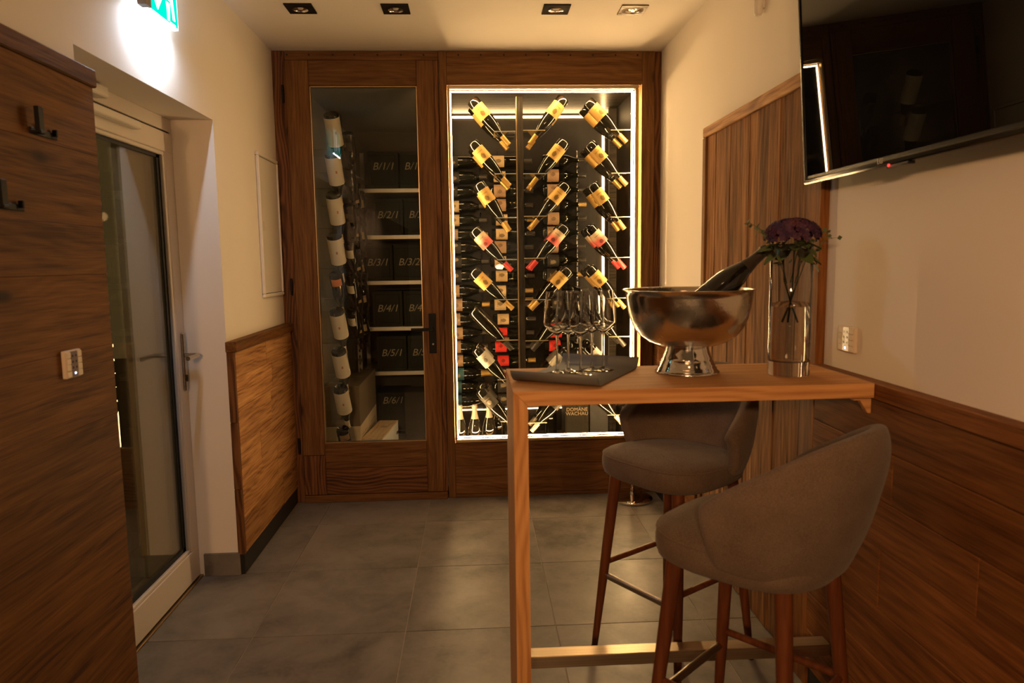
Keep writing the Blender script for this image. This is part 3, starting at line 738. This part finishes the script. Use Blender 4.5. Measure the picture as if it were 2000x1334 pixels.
# ------------------------------------------------------------------ exit door in the left recess
ed = st(empty('door_2', (XD, 2.75, 0)), 'white framed glass exit door in the left recess')
Y0, Y1 = 2.2, 3.296
X0 = XD - .07
for a, b in (((X0, Y0, 2.058), (XD - .004, Y1, ZS + .0)), ((X0, Y1 - .018, 0), (XD - .004, Y1, 2.058)), ((X0, Y0, 0), (XD - .004, Y0 + .06, 2.058))):
    bx('frame', a, b, ALU, ed, .002)
bx('frame_gap', (X0 + .02, Y0 + .06, 2.05), (XD - .012, Y1 - .018, 2.058), GASKET, ed, 0)
LY0, LY1, LZ0, LZ1 = Y0 + .062, Y1 - .02, .012, 2.050
GY1, GZ_0, GZ_1 = 3.20, .155, 1.965
bx('leaf_rail', (X0 + .005, LY0, GZ_1), (XD, LY1, LZ1), ALU, ed, .003)
bx('leaf_rail', (X0 + .005, LY0, LZ0), (XD, LY1, GZ_0), ALU, ed, .003)
bx('leaf_stile', (X0 + .005, GY1, GZ_0), (XD, LY1, GZ_1), ALU, ed, .003)
bx('leaf_stile', (X0 + .005, LY0, GZ_0), (XD, LY0 + .08, GZ_1), ALU, ed, .003)
bd = .012
for a, b in (((XD - .02, LY0 + .08, GZ_1 - .016), (XD - .004, GY1, GZ_1)), ((XD - .02, LY0 + .08, GZ_0), (XD - .004, GY1, GZ_0 + .016)), ((XD - .02, GY1 - .016, GZ_0 + .016), (XD - .004, GY1, GZ_1 - .016))):
    bx('glazing_bead', a, b, ALU, ed, .003)
for a, b in (((XD - .024, LY0 + .08, GZ_1 - .03), (XD - .020, GY1, GZ_1)), ((XD - .024, LY0 + .08, GZ_0), (XD - .020, GY1, GZ_0 + .034)), ((XD - .024, GY1 - .04, GZ_0), (XD - .020, GY1, GZ_1))):
    bx('gasket', a, b, GASKET, ed, 0)
bx('pane', (XD - .032, LY0 + .07, GZ_0 - .01), (XD - .026, GY1 + .01, GZ_1 + .01), PANE_DARK, ed, 0)
bx('outer_pane', (XD - .052, LY0 + .07, GZ_0 - .01), (XD - .048, GY1 + .01, GZ_1 + .01), PANE_DARK, ed, 0)
bx('threshold', (X0, Y0, -.002), (XD + .012, Y1, .008), TRIM_WARM, ed, .002)
hx = XD + .0
hpl = bx('handle_plate', (hx, 3.232, .905), (hx + .012, 3.262, 1.17), STEEL, ed, .004)
obj('lever', tube([(0, 0, 0), (.05, 0, 0), (.06, -.008, 0), (.062, -.022, 0), (.062, -.125, 0)], .010, 12, 'lever'), STEEL, hpl, (.004, 0, .03))
obj('lock_cylinder', box(.004, .010, .03, .001), GASKET, hpl, (.007, 0, -.075))
# door closer
dc = bx('closer_rail', (XD, 2.36, 2.006), (XD + .035, 2.92, 2.036), WHITE, ed, .004)
bx('closer_body', (XD - .004, 2.28, 2.066), (XD + .045, 2.66, 2.105), WHITE, ed, .005)

st(obj('ground_outside', boxes([((-9, -4, -.08), (-1.6, 12, -.05))]), mat('night_paving', (.05, .045, .035), .8)), 'dark paving outside the exit door')
# ------------------------------------------------------------------ exit sign over the recess
SX, SY0, SY1, SZ = -1.092, 2.565, 2.815, 2.345
es = tag(empty('exit_sign', (SX, (SY0 + SY1) / 2, SZ)), 'lit green and white emergency exit sign above the exit door', 'exit sign')
SG = emis('sign_green', (.0, .80, .58), 1.25); SW = emis('sign_white', (.92, 1.0, 1.0), 2.2)
SL = emis('sign_lens', SIGN_COL, 420.0)
GREYH = mat('sign_housing', (.22, .22, .24), .5)
HH = .19
bx('panel', (SX - .004, SY0, SZ + .006), (SX + .002, SY1, SZ + HH), SG, es, .001)
bx('lens', (SX - .014, SY0 + .01, SZ), (SX - .002, SY1 - .004, SZ + .006), SL, es, .001)
bx('edge_light', (SX - .003, SY1, SZ + .004), (SX + .002, SY1 + .003, SZ + HH), SW, es, .0005)
bx('edge_light', (SX - .002, SY0, SZ - .0), (SX + .003, SY1, SZ + .006), SW, es, .0005)
obj('bracket', prism([(-.02, 0), (.018, 0), (.026, .12), (.026, .36), (-.05, .36), (-.05, .12)], .03), GREYH, es, mtx=frame3((.012, -.125 - .012, .0), EY, -EX, EZ))
bx('mounting_arm', (XL, SY0 - .01, SZ + .20), (SX + .012, SY1, SZ + .225), GREYH, es, .002)
def picto(poly):   # (along sign, up) in metres from the lower far corner
    v = [(SX + .0035 - SX, a + SY0 - es.location.y, b) for a, b in poly]
    n = len(v); v2 = [(x - .0022, y, z) for x, y, z in v]
    return obj('pictogram', mesh('pictogram', v + v2, [tuple(range(n)), tuple(range(2 * n - 1, n - 1, -1))] + [(i, n + i, n + (i + 1) % n, (i + 1) % n) for i in range(n)]), SW, es)
picto([(.055, .10), (.105, .10), (.105, .075), (.125, .075), (.08, .02), (.035, .075), (.055, .075)])     # arrow
picto([(.152, .075), (.182, .075), (.182, .05), (.176, .012), (.158, .012), (.158, .05)])                 # leg
picto([(.190, .085), (.214, .085), (.220, .05), (.224, .025), (.206, .025), (.202, .05)])                 # leg
picto([(.160, .145), (.208, .145), (.214, .085), (.154, .085)])                                           # torso
picto([(.176, .152), (.196, .152), (.202, .162), (.196, .174), (.176, .174), (.170, .162)])               # head
picto([(.182, .006), (.205, .006), (.226, .006), (.226, .012), (.182, .012)])
picto([(.006, .010), (.018, .010), (.022, .022), (.014, .034), (.004, .03)])

# ------------------------------------------------------------------ recessed spotlights
REFL = mat('reflector', (.78, .74, .68), .16, 1.0)
LAMPD = mat('lamp_lens', (.5, .47, .42), .3)
spots = [(-.815, 3.615, 'leftmost'), (-.357, 3.615, 'second from the left'), (.427, 3.61, 'third from the left'), (.809, 3.612, 'rightmost')]
for k, (x, y, nm) in enumerate(spots):
    t = tag(empty('ceiling_spotlight', (x, y, ZC)), 'black square recessed ceiling spotlight, %s of the four before the cellar' % nm, 'spotlight', 'recessed ceiling spotlights')
    fm = BLACK if k < 3 else mat('lit_bezel', (.12, .08, .045), .4)  # rightmost black bezel made lighter, its bright reflection put into the colour
    s = .066; h = .041
    for a, b in (((-s, -s), (s, -h)), ((-s, h), (s, s)), ((-s, -h), (-h, h)), ((h, -h), (s, h))):
        bx('bezel', (x + a[0], y + a[1], ZC - .006), (x + b[0], y + b[1], ZC + .001), fm, t, .001)
    obj('ring', lathe([(.037, -.009), (.0405, -.008), (.058, -.0055), (.0585, -.003)], 28), fm, t)
    obj('reflector', lathe([(.0375, -.008), (.034, -.004), (.024, -.001), (.012, -.0006), (0, -.0006)], 28), REFL, t)
    obj('lens', lathe([(0, -.0045), (.012, -.004), (.0145, -.001)], 20), LAMPD, t)
t = tag(empty('motion_sensor', (XR, 2.8, 2.45)), 'small white sensor high on the right wall', 'sensor')
obj('body', lathe([(0, -.045), (.012, -.045), (.017, -.036), (.019, .0), (.019, .045), (.015, .055), (0, .056)], 18), WHITE, t, (-.022, 0, 0))
bx('bracket', (XR - .02, 2.788, 2.43), (XR, 2.812, 2.50), WHITE, t)

# lamps of the room behind the viewer: recessed spots in use and a table lamp (seen mirrored in the window), plus added hanging fill spots
for k, (x, y) in enumerate(((-.45, .55), (.45, .55), (-.45, -1.4), (.45, -1.4))):
    t = tag(empty('ceiling_spotlight', (x, y, ZC)), 'lit recessed ceiling spotlight behind the viewer, %s' % ('near left', 'near right', 'far left', 'far right')[k], 'spotlight', 'spotlights behind the viewer')
    s = .066; h = .041
    for a, b in (((-s, -s), (s, -h)), ((-s, h), (s, s)), ((-s, -h), (-h, h)), ((h, -h), (s, h))):
        bx('bezel', (x + a[0], y + a[1], ZC - .006), (x + b[0], y + b[1], ZC + .001), BLACK, t, .001)
    obj('reflector', lathe([(.04, -.006), (.034, -.004), (.024, -.001), (.0, -.0006)], 28), REFL, t)
    ld = bpy.data.lights.new('spot_bulb', 'SPOT'); ld.energy = SPOT_W * (1.0 if y > 0 else .8); ld.color = SPOT_COL
    ld.spot_size = 2.5; ld.spot_blend = 1.0; ld.shadow_soft_size = .09
    lo = obj('bulb', ld, None, t, (0, 0, -.03))
for k, (x, y) in enumerate(((-.62, -1.3), (-.335, -1.5))):  # added unseen spots that light table and stools from the front
    t = tag(empty('fill_spotlight', (x, y, ZC)), '%s added hanging spotlight behind the viewer aimed at the bar table' % ('left', 'right')[k], 'spotlight', 'added fill spotlights behind the viewer')
    aim = (Vector((.35, 2.5, 1.15)) - Vector((x, y, ZC - .72))).normalized()
    q = aim.to_track_quat('-Z', 'Y')
    obj('mount', lathe([(0, 0), (.03, 0), (.03, -.02), (.006, -.022), (.006, -.70), (0, -.70)], 18), BLACK, t)
    hd = obj('head', lathe([(0, .13), (.045, .13), (.048, .12), (.048, 0), (.044, 0), (.044, .02), (0, .03)], 24), BLACK, t, (0, 0, -.72)); hd.rotation_mode = 'QUATERNION'; hd.rotation_quaternion = q
    ld = bpy.data.lights.new('fill_bulb', 'SPOT'); ld.energy = FILL_W; ld.color = SPOT_COL; ld.spot_size = 1.5; ld.spot_blend = 1.0; ld.shadow_soft_size = .06
    lo = obj('bulb', ld, None, t, Vector((0, 0, -.72)) + aim * .02); lo.rotation_mode = 'QUATERNION'; lo.rotation_quaternion = q
tl = tag(empty('table_lamp', (.42, -3.0, 0)), 'oval warm lamp on a tall stand behind the viewer', 'lamp')
obj('base', lathe([(0, 0), (.14, 0), (.14, .015), (.02, .03), (0, .03)], 24), BLACK, tl)
obj('pole', lathe([(.012, .03), (.012, 1.34), (0, 1.345)], 14), BLACK, tl)
obj('shade', lathe([(0, 1.345), (.05, 1.352), (.07, 1.385), (.05, 1.42), (0, 1.427)], 24), emis('lamp_shade', (1, .78, .5), 60), tl)

# ------------------------------------------------------------------ wall-mounted small things
fb = tag(empty('fuse_box', (XL, 4.07, 1.29)), 'flat cream fuse box door on the left wall', 'fuse box')
bx('back', (XL, 3.89, 1.297), (XL + .004, 4.257, 2.067), GASKET, fb, 0)
for a_, b_ in (((3.885, 1.292), (4.262, 1.312)), ((3.885, 2.052), (4.262, 2.072)), ((3.885, 1.312), (3.903, 2.052)), ((4.244, 1.312), (4.262, 2.052))):
    bx('frame', (XL, a_[0], a_[1]), (XL + .018, b_[0], b_[1]), WHITE, fb, .004)
bx('door_panel', (XL + .004, 3.906, 1.315), (XL + .011, 4.241, 2.049), WHITE, fb, .002)
bx('latch', (XL + .016, 3.918, 1.655), (XL + .019, 3.93, 1.705), ALU, fb, .001)
def switch(name, label, x, nx, y0, y1, z0, z1):
    t = tag(empty(name, (x, (y0 + y1) / 2, z0)), label, 'switch')
    fx = lambda d: x + nx * d
    fm = mat('switch_plastic', (.62, .53, .42), .4) if 'switch_plastic' not in bpy.data.materials else bpy.data.materials['switch_plastic']
    dm = mat('switch_display', (.2, .17, .2), .15) if 'switch_display' not in bpy.data.materials else bpy.data.materials['switch_display']
    lm = emis('blue_led', (.35, .55, 1.0), 14) if 'blue_led' not in bpy.data.materials else bpy.data.materials['blue_led']
    bx('back_box', (fx(0), y0 + .002, z0 + .002), (fx(.012), y1 - .002, z1 - .002), fm, t, .002)
    wdt = y1 - y0; hgt = z1 - z0
    for k in range(4):
        a = z0 + .005 + (hgt - .010) * k / 4; b = z0 + .005 + (hgt - .010) * (k + 1) / 4 - .0012
        bx('button', (fx(.012), y0 + .004, a), (fx(.015), y0 + wdt * .3, b), fm, t, .0008)
        bx('button', (fx(.012), y1 - wdt * .3, a), (fx(.015), y1 - .004, b), fm, t, .0008)
    dsp = bx('display', (fx(.012), y0 + wdt * .31, z0 + .005), (fx(.0145), y1 - wdt * .31, z1 - .005), dm, t, .0006)
    bx('led_dot', (fx(.0145), (y0 + y1) / 2 - .0025, z0 + .012), (fx(.0155), (y0 + y1) / 2 + .0025, z0 + .017), lm, t, .0005)
    ink = bpy.data.materials['dark_peg']
    for k in range(3):
        for s in (-1, 1):
            yy = (y0 + y1) / 2 + s * wdt * .1; zz_ = z0 + hgt * (.38 + .2 * k)
            bx('icon', (fx(.0145), yy - .003, zz_ - .003), (fx(.0149), yy + .003, zz_ + .003), ink, t, 0)
    return t
switch('room_controller', 'wooden-coloured room controller with blue light on the left panelling', XL + .029, 1, 1.945, 2.026, 1.167, 1.247)
switch('room_controller', 'white room controller with blue light on the right wall beside the vase', XR, -1, 2.032, 2.125, 1.180, 1.262)
def hook(x, y, label, arm):
    t = tag(empty('coat_hook', (XL + .029, y, x)), label, 'coat hook', 'black coat hooks')
    obj('plate', box(.004, .115, .016, .001), BLACK, t, (.002, .05, .004))
    obj('arm', box(.03, .02, .008, .001), BLACK, t, (.015, 0, 0))
    obj('tip', box(.012, .022, .066, .001), BLACK, t, (.022, 0, .030))
    for yy in (.03, .09): obj('peg', box(.012, .007, .018, .001), BLACK, t, (.008, yy, .012))
hook(1.815, 1.905, 'angular black coat hook on the panelling, the higher one', 1)
hook(1.615, 1.735, 'angular black coat hook at the left picture edge, the lower one', 1)

# ------------------------------------------------------------------ television
TZ0, TH, TW = 1.70, .735, 1.30
tv = tag(empty('television', (1.052, 2.215, TZ0)), 'large black flat television tilted down on the right wall', 'television')
tv.rotation_euler = (0, -.068, -.001)
# local: x thickness (towards wall +), y along wall (negative to the camera), z up
obj('housing', box(.032, TW, TH, .004), TV_BODY, tv, (.016, -TW / 2, TH / 2))
obj('screen', box(.003, TW - .022, TH - .034, .0006), TV_SCREEN, tv, (-.0005, -TW / 2, TH / 2 + .006))
obj('chin', box(.012, TW, .016, .004), mat('glossy_trim', (.012, .011, .010), .12, .3), tv, (-.002, -TW / 2, .006))
for zz_ in (.004, TH - .004): obj('bezel_bar', box(.006, TW, .008, .001), TV_BODY, tv, (-.003, -TW / 2, zz_))
for yy in (-.004, -TW + .004): obj('bezel_bar', box(.006, .008, TH, .001), TV_BODY, tv, (-.003, yy, TH / 2))
obj('logo', text_mesh('LG', .020, .0004), mat('logo_grey', (.35, .3, .25), .4), tv, mtx=frame3((-.0085, -.425, .0125), -EY, EZ, -EX))
sn = obj('sensor_bar', box(.02, .09, .008, .002), TV_BODY, tv, (.0, -.50, -.006))
obj('standby_light', lathe([(0, 0), (.003, 0), (.003, .002), (0, .002)], 12), emis('standby_red', (1, .02, .02), 6), tv, (-.0115, -.47, -.003), (0, -PI / 2, 0))
bx_m = obj('wall_mount', box(.05, .3, .25, .002), BLACK, tv, (.048, -TW / 2, TH / 2 - .12))

# ------------------------------------------------------------------ bar table
TX0, TX1, TY0, TY1, TT = .098, 1.096, 1.860, 2.272, 1.1225
bt = tag(empty('bar_table', (TX0, (TY0 + TY1) / 2, 0)), 'tall narrow oak bar table fixed to the wall panelling', 'table')
th = .040
def mitred(pts, mt, nm, axis):
    # pts polygon in XZ extruded along Y (depth of the table)
    me = prism([(x - TX0, z) for x, z in pts], TY1 - TY0)
    if axis == 'z':   # rotate the mesh so that the grain (local X) runs up the leg
        for v in me.vertices: v.co = Vector((v.co.z, v.co.y, -v.co.x))
        return obj(nm, me, mt, bt, mtx=frame3((0, -(TY1 - TY0) / 2, 0), EZ, EY, -EX))
    return obj(nm, me, mt, bt, (0, -(TY1 - TY0) / 2, 0))
mitred([(TX0, TT), (TX1, TT), (TX1, TT - th), (TX0 + th, TT - th)], W_TABLE, 'table_top', 'x')
mitred([(TX0, TT - .0006), (TX0 + th - .0006, TT - th - .0006), (TX0 + th, 0.0), (TX0, 0.0)], W_TABLE, 'leg', 'z')
board('foot_rail', (TX0 + th, 2.058, .208), (1.108, 2.112, .247), 0, RAIL, bt, .002)
bt.children[-1].data = bt.children[-1].data.copy()
bkt = obj('bracket', prism([(.0, 0), (.05, 0), (.05, -.05), (.042, -.05), (.018, -.013), (0, -.013)], .02), W_TABLE, bt, (1.056 - TX0, TY0 + .03 - (TY0 + TY1) / 2, TT - th))

# tray
A, B, Cc, D = Vector((.10, 2.015)), Vector((.335, 1.885)), Vector((.52, 2.215)), Vector((.29, 2.345))
ctr = (A + B + Cc + D) / 4
ux = (Cc - B).normalized(); L_ = .385; Wd = .262
ty = tag(empty('serving_tray', (ctr.x, ctr.y, TT), math.atan2(ux.y, ux.x)), 'dark slate-grey tray with upturned ends under the wine glasses', 'tray')
prof = []
for s in range(0, 7):
    t_ = s / 6; prof.append((-L_ / 2 - .012 * (1 - t_) ** 1.0 + .03 * t_ ** 1.5, .034 * (1 - t_) ** 2 + .0012))
prof = prof + [(-x, z) for x, z in reversed(prof)]
v = []; f = []
for y in (-Wd / 2, Wd / 2):
    for x, z in prof: v.append((x, y, z))
n = len(prof)
for i in range(n - 1): f.append((i, i + 1, n + i + 1, n + i))
me = mesh('tray', v, f, True)
o = obj('body', me, TRAYM, ty); md = o.modifiers.new('thick', 'SOLIDIFY'); md.thickness = .004; md.offset = 1.0

# wine glasses
wg = lathe_glass('wine')
gp = [(1089, 730, 'leftmost'), (1111, 727, 'second from the left'), (1135, 732, 'middle front'), (1157, 723, 'fourth from the left'), (1179, 724, 'rightmost')]
for k, (x, y, nm) in enumerate(gp):
    q = atZ(x, y, TT + .006)
    o = obj('wine_glass', wg, GLASS, None, (q.x, q.y + .01, TT + .0058)); tag(o, 'empty stemmed wine glass on the tray, %s of five' % nm, 'glass', 'wine glasses on the tray')

# footed steel bowl and bottle
BXc, BYc = .652, 2.125
bw = tag(empty('wine_cooler_bowl', (BXc, BYc, TT)), 'footed hammered steel cooler bowl on the bar table', 'bowl')
obj('foot', lathe([(0, .001), (.098, .001), (.0985, .004), (.096, .007), (.090, .012), (.0885, .018), (.084, .021), (.0835, .028), (.080, .031), (.079, .038), (.075, .041), (.0735, .050), (.068, .062), (.064, .076), (.0625, .082), (0, .082)], 56, auto=1.2), CHROME, bw)
outer = [(.0, .080), (.062, .082), (.09, .0875), (.12, .099), (.146, .117), (.164, .140), (.176, .166), (.184, .20), (.189, .235), (.1905, .251), (.199, .2545), (.200, .2565), (.198, .2580)]
inner = [(.1885, .2550), (.187, .235), (.182, .20), (.174, .167), (.162, .142), (.144, .119), (.118, .1015), (.09, .090), (0, .0845)]
obj('bowl', lathe(outer + inner, 72, auto=1.3), HAMMER, bw)
d = Vector((.66, -.02, .56)).normalized()
yl = (EY - d * EY.dot(d)).normalized(); xl = yl.cross(d)
tip = atY(1497, 487, 2.12)
bottle(None, frame3(tip - d * .315, xl, yl, d), 'champagne', L_DARK, (.04, .10), C_DARK, 'dark sparkling wine bottle leaning in the steel cooler bowl', None, 3.0, BOTTLE)

# vase with hydrangea
VX, VY = .936, 2.045
vs = tag(empty('cylinder_vase', (VX, VY, TT)), 'tall clear glass cylinder vase half filled with water', 'vase')
obj('glass_body', lathe([(0, .0005), (.0585, .0005), (.060, .003), (.060, .386), (.059, .3875), (.0575, .3865), (.0572, .046), (.054, .042), (0, .041)], 56, auto=.9), GLASS, vs)
obj('water', lathe([(0, .0415), (.0535, .0425), (.0568, .0465), (.0570, .205), (0, .205)], 48), WATER, vs)
FL1 = mat('hydrangea', (.09, .035, .10), .7); _n = N(FL1); _v, _r, _w = _n.coords((1, 1, 1), 9)
_n.l(_n.ramp(_n.noise(_v, 26, 2), [(.35, (.022, .009, .045)), (.6, (.06, .016, .048)), (.75, (.085, .022, .022))]), _n.b.inputs['Base Color'])
LEAF = mat('leaf_green', (.07, .10, .025), .6); LEAF2 = mat('sprig_green', (.085, .12, .055), .65); STEM = mat('stem_green', (.10, .13, .03), .6)
bq = tag(empty('flower_bouquet', (VX, VY, TT + .245)), 'purple hydrangea with green leaves in the glass vase', 'flowers')
rnd = random.Random(3)
bm = bmesh.new()
for k in range(190):
    u = rnd.uniform(0, 2 * PI); h = rnd.uniform(-.15, 1)
    nrm = Vector((math.cos(u) * math.sqrt(max(0, 1 - h * h)), math.sin(u) * math.sqrt(max(0, 1 - h * h)), h))
    c = Vector((nrm.x * .078, nrm.y * .07, .165 + nrm.z * .05))
    a = nrm.cross(Vector((.3, .2, .9))).normalized(); b = nrm.cross(a)
    ro = rnd.uniform(0, PI)
    for q in range(4):
        t0 = ro + q * PI / 2; s = rnd.uniform(.009, .0125)
        e1 = a * math.cos(t0) + b * math.sin(t0); e2 = nrm.cross(e1)
        vs_ = [bm.verts.new(c), bm.verts.new(c + e1 * s * .7 + e2 * s * .55 + nrm * .003), bm.verts.new(c + e1 * s * 1.25 + nrm * .0035), bm.verts.new(c + e1 * s * .7 - e2 * s * .55 + nrm * .003)]
        bm.faces.new(vs_)
fh = obj('flower_head', bm_mesh(bm, 'flower_head'), FL1, bq); fh['kind'] = 'stuff'
lv = []; lf = []
for i in range(7):
    t_ = i / 6; wv = .019 * math.sin(PI * min(1, t_ * .98 + .01)) ** .8
    for s in (-1, 0, 1): lv.append((t_ * .07, s * wv, -.012 * t_ * t_ + (.004 if s else 0)))
for i in range(6):
    for s in range(2): lf.append((i * 3 + s, i * 3 + 3 + s, i * 3 + 4 + s, i * 3 + 1 + s))
leaf_me = mesh('leaf', lv, lf, True)
for k in range(26):
    u = 2 * PI * k / 13 + rnd.uniform(-.15, .15); r0 = rnd.uniform(.012, .045)
    o = obj('leaf', leaf_me, LEAF, bq, (r0 * math.cos(u), r0 * math.sin(u), rnd.uniform(.115, .15)), (rnd.uniform(-.4, .4), rnd.uniform(-.2, .8), u)); sc = rnd.uniform(.75, 1.15); o.scale = (sc, sc, sc)
small = box(.014, .010, .0012, .0003)
for (dx, dy, hgt, lean, nb) in ((-.05, .0, .20, -.085, 15), (-.035, .01, .17, -.065, 11), (.045, .0, .17, .06, 12), (.055, -.01, .15, .075, 10), (.03, .02, .15, .04, 8)):
    pts = [(dx * .25, dy, .02), (dx * .8, dy, .10), (dx + lean * .5, dy, .10 + (hgt - .06) * .6), (dx + lean, dy, hgt + .01)]
    sp = obj('sprig', tube(pts, [.0016, .0014, .001, .0006], 6), STEM, bq)
    for q in range(nb):
        t_ = .25 + .75 * q / nb; i = min(2, int(t_ * 3)); u = t_ * 3 - i
        p0, p1 = Vector(pts[i]), Vector(pts[i + 1]); c = p0.lerp(p1, u) + Vector((rnd.uniform(-.014, .014), rnd.uniform(-.012, .012), rnd.uniform(-.004, .01)))
        obj('leaflet', small, LEAF2, sp, c, (rnd.uniform(-1, 1), rnd.uniform(-1, 1), rnd.uniform(0, 6)))
for dx, dy in ((.004, .0), (-.012, .01), (.012, -.008)):
    obj('stem', tube([(dx * 2, dy, .15), (dx * 1.4, dy, .03), (-dx * 1.2, -dy, -.09)], .0024, 8), STEM, bq)

# ------------------------------------------------------------------ bar stools (local: front = -y)
def make_stool():
    t = empty('bar_stool')
    # seat cushion
    bm = bmesh.new(); seg = 40; prof = [(.70, .688), (.90, .690), (.975, .702), (1.0, .725), (1.0, .748), (.985, .764), (.93, .774), (.7, .782), (.35, .786)]
    rings = []
    for s, z in prof:
        ring = []
        for i in range(seg):
            a = 2 * PI * i / seg; c, sn_ = math.cos(a), math.sin(a)
            e = 2 / 3.0
            X = .225 * math.copysign(abs(c) ** e, c); Y = .225 * math.copysign(abs(sn_) ** e, sn_)
            X *= 1.0 + .10 * (-Y / .225) * .5
            ring.append(bm.verts.new((X * s, Y * s, z - (.006 * (Y / .225) if z > .75 else 0))))
        rings.append(ring)
    for A_, B_ in zip(rings, rings[1:]):
        for i in range(seg): bm.faces.new((A_[i], A_[(i + 1) % seg], B_[(i + 1) % seg], B_[i]))
    bm.faces.new(rings[0][::-1]); bm.faces.new(rings[-1])
    obj('seat', bm_mesh(bm, 'seat', True), FAB, t)
    pts = []
    for i in range(seg + 1):
        a = 2 * PI * i / seg; c, sn_ = math.cos(a), math.sin(a); e = 2 / 3.0
        X = .225 * math.copysign(abs(c) ** e, c); Y = .225 * math.copysign(abs(sn_) ** e, sn_); X *= 1 + .05 * (-Y / .225)
        pts.append((X * .99, Y * .99, .7625 - .006 * (Y / .225)))
    obj('seam', tube(pts, .0022, 6, cap=False), FAB, t)
    # wrap-around back shell
    n_a, n_h = 25, 11; v = []; f = []
    for i in range(n_a):
        a = math.radians(-86 + 172 * i / (n_a - 1)); q = abs(a) / math.radians(86)
        top = 1.075 - .20 * q ** 2.3
        bot = .708 + .035 * q ** 2
        for j in range(n_h):
            h = j / (n_h - 1); z = bot + (top - bot) * h
            fl_ = (z - .66) / .4
            pinch = 1 - .10 * (1 - min(1, h * 2.2)) ** 2
            crown = 1 - .10 * max(0, (h - .72) / .28) ** 2
            rx = (.238 + .034 * fl_) * pinch * crown; ry = (.215 + .092 * fl_) * pinch * crown
            fwd = .035 * max(0, q - .7) / .3 * h
            v.append((rx * math.sin(a), ry * math.cos(a) - fwd, z))
    for i in range(n_a - 1):
        for j in range(n_h - 1):
            f.append((i * n_h + j, (i + 1) * n_h + j, (i + 1) * n_h + j + 1, i * n_h + j + 1))
    o = obj('backrest', mesh('backrest', v, f, True), FAB, t)
    md = o.modifiers.new('thick', 'SOLIDIFY'); md.thickness = .046; md.offset = 0
    md = o.modifiers.new('bev', 'BEVEL'); md.width = .018; md.segments = 3; md.limit_method = 'ANGLE'; md.angle_limit = .9
    md = o.modifiers.new('sub', 'SUBSURF'); md.levels = 1; md.render_levels = 1
    # legs
    tops = .145; feet = .203
    def lp(sx, sy, z): k = 1 - z / .70; s = tops + (feet - tops) * k; return Vector((sx * s, sy * s, z))
    for sx in (-1, 1):
        for sy in (-1, 1):
            lg = obj('leg', tube([lp(sx, sy, .70), lp(sx, sy, .35), lp(sx, sy, .01)], [.0215, .018, .0115], 14), W_LEG, t)
            obj('glide', lathe([(0, 0), (.012, 0), (.012, .012), (0, .012)], 14), BLACK, lg, tuple(lp(sx, sy, 0)))
    for sx in (-1, 1): obj('stretcher', tube([lp(sx, -1, .345), lp(sx, 1, .345)], .0105, 12), W_LEG, t)
    obj('stretcher', tube([lp(-1, 1, .345), lp(1, 1, .345)], .0105, 12), W_LEG, t)
    fr_ = obj('footrest', tube([lp(-1, -1, .298), lp(1, -1, .298)], .0105, 12), W_LEG, t)
    a_, b_ = lp(-1, -1, .298), lp(1, -1, .298)
    obj('metal_sleeve', tube([a_.lerp(b_, .08), a_.lerp(b_, .92)], .0118, 14), mat('sleeve_metal', (.25, .2, .16), .35, .9), fr_)
    return t
stool = make_stool()
def place(t, x, y, fx, fy):
    t.location = (x, y, 0); t.rotation_euler = (0, 0, math.atan2(fy, fx) + PI / 2)
place(stool, .71, 2.462, -.83, -.55)
tag(stool, 'taupe upholstered bar stool behind the table, facing the viewer', 'stool', 'bar stools')
s2 = copy_tree(stool); s2['label'] = 'taupe upholstered bar stool in front of the table, its curved back to the viewer'
place(s2, .722, 1.752, -.67, .74)

# chrome-footed stand near the cellar window
fs = tag(empty('floor_stand', (.945, 4.165, 0)), 'chrome round-based floor stand before the cellar window', 'stand')
obj('base', lathe([(0, 0), (.122, 0), (.125, .004), (.125, .014), (.120, .018), (.07, .024), (.03, .032), (0, .034)], 48), CHROME, fs)
obj('collar', lathe([(.016, .03), (.016, .07), (.013, .075), (.012, .12)], 24), CHROME, fs)
obj('pole', lathe([(.0125, .08), (.0125, .385), (.010, .39), (0, .39)], 20), STEEL, fs)
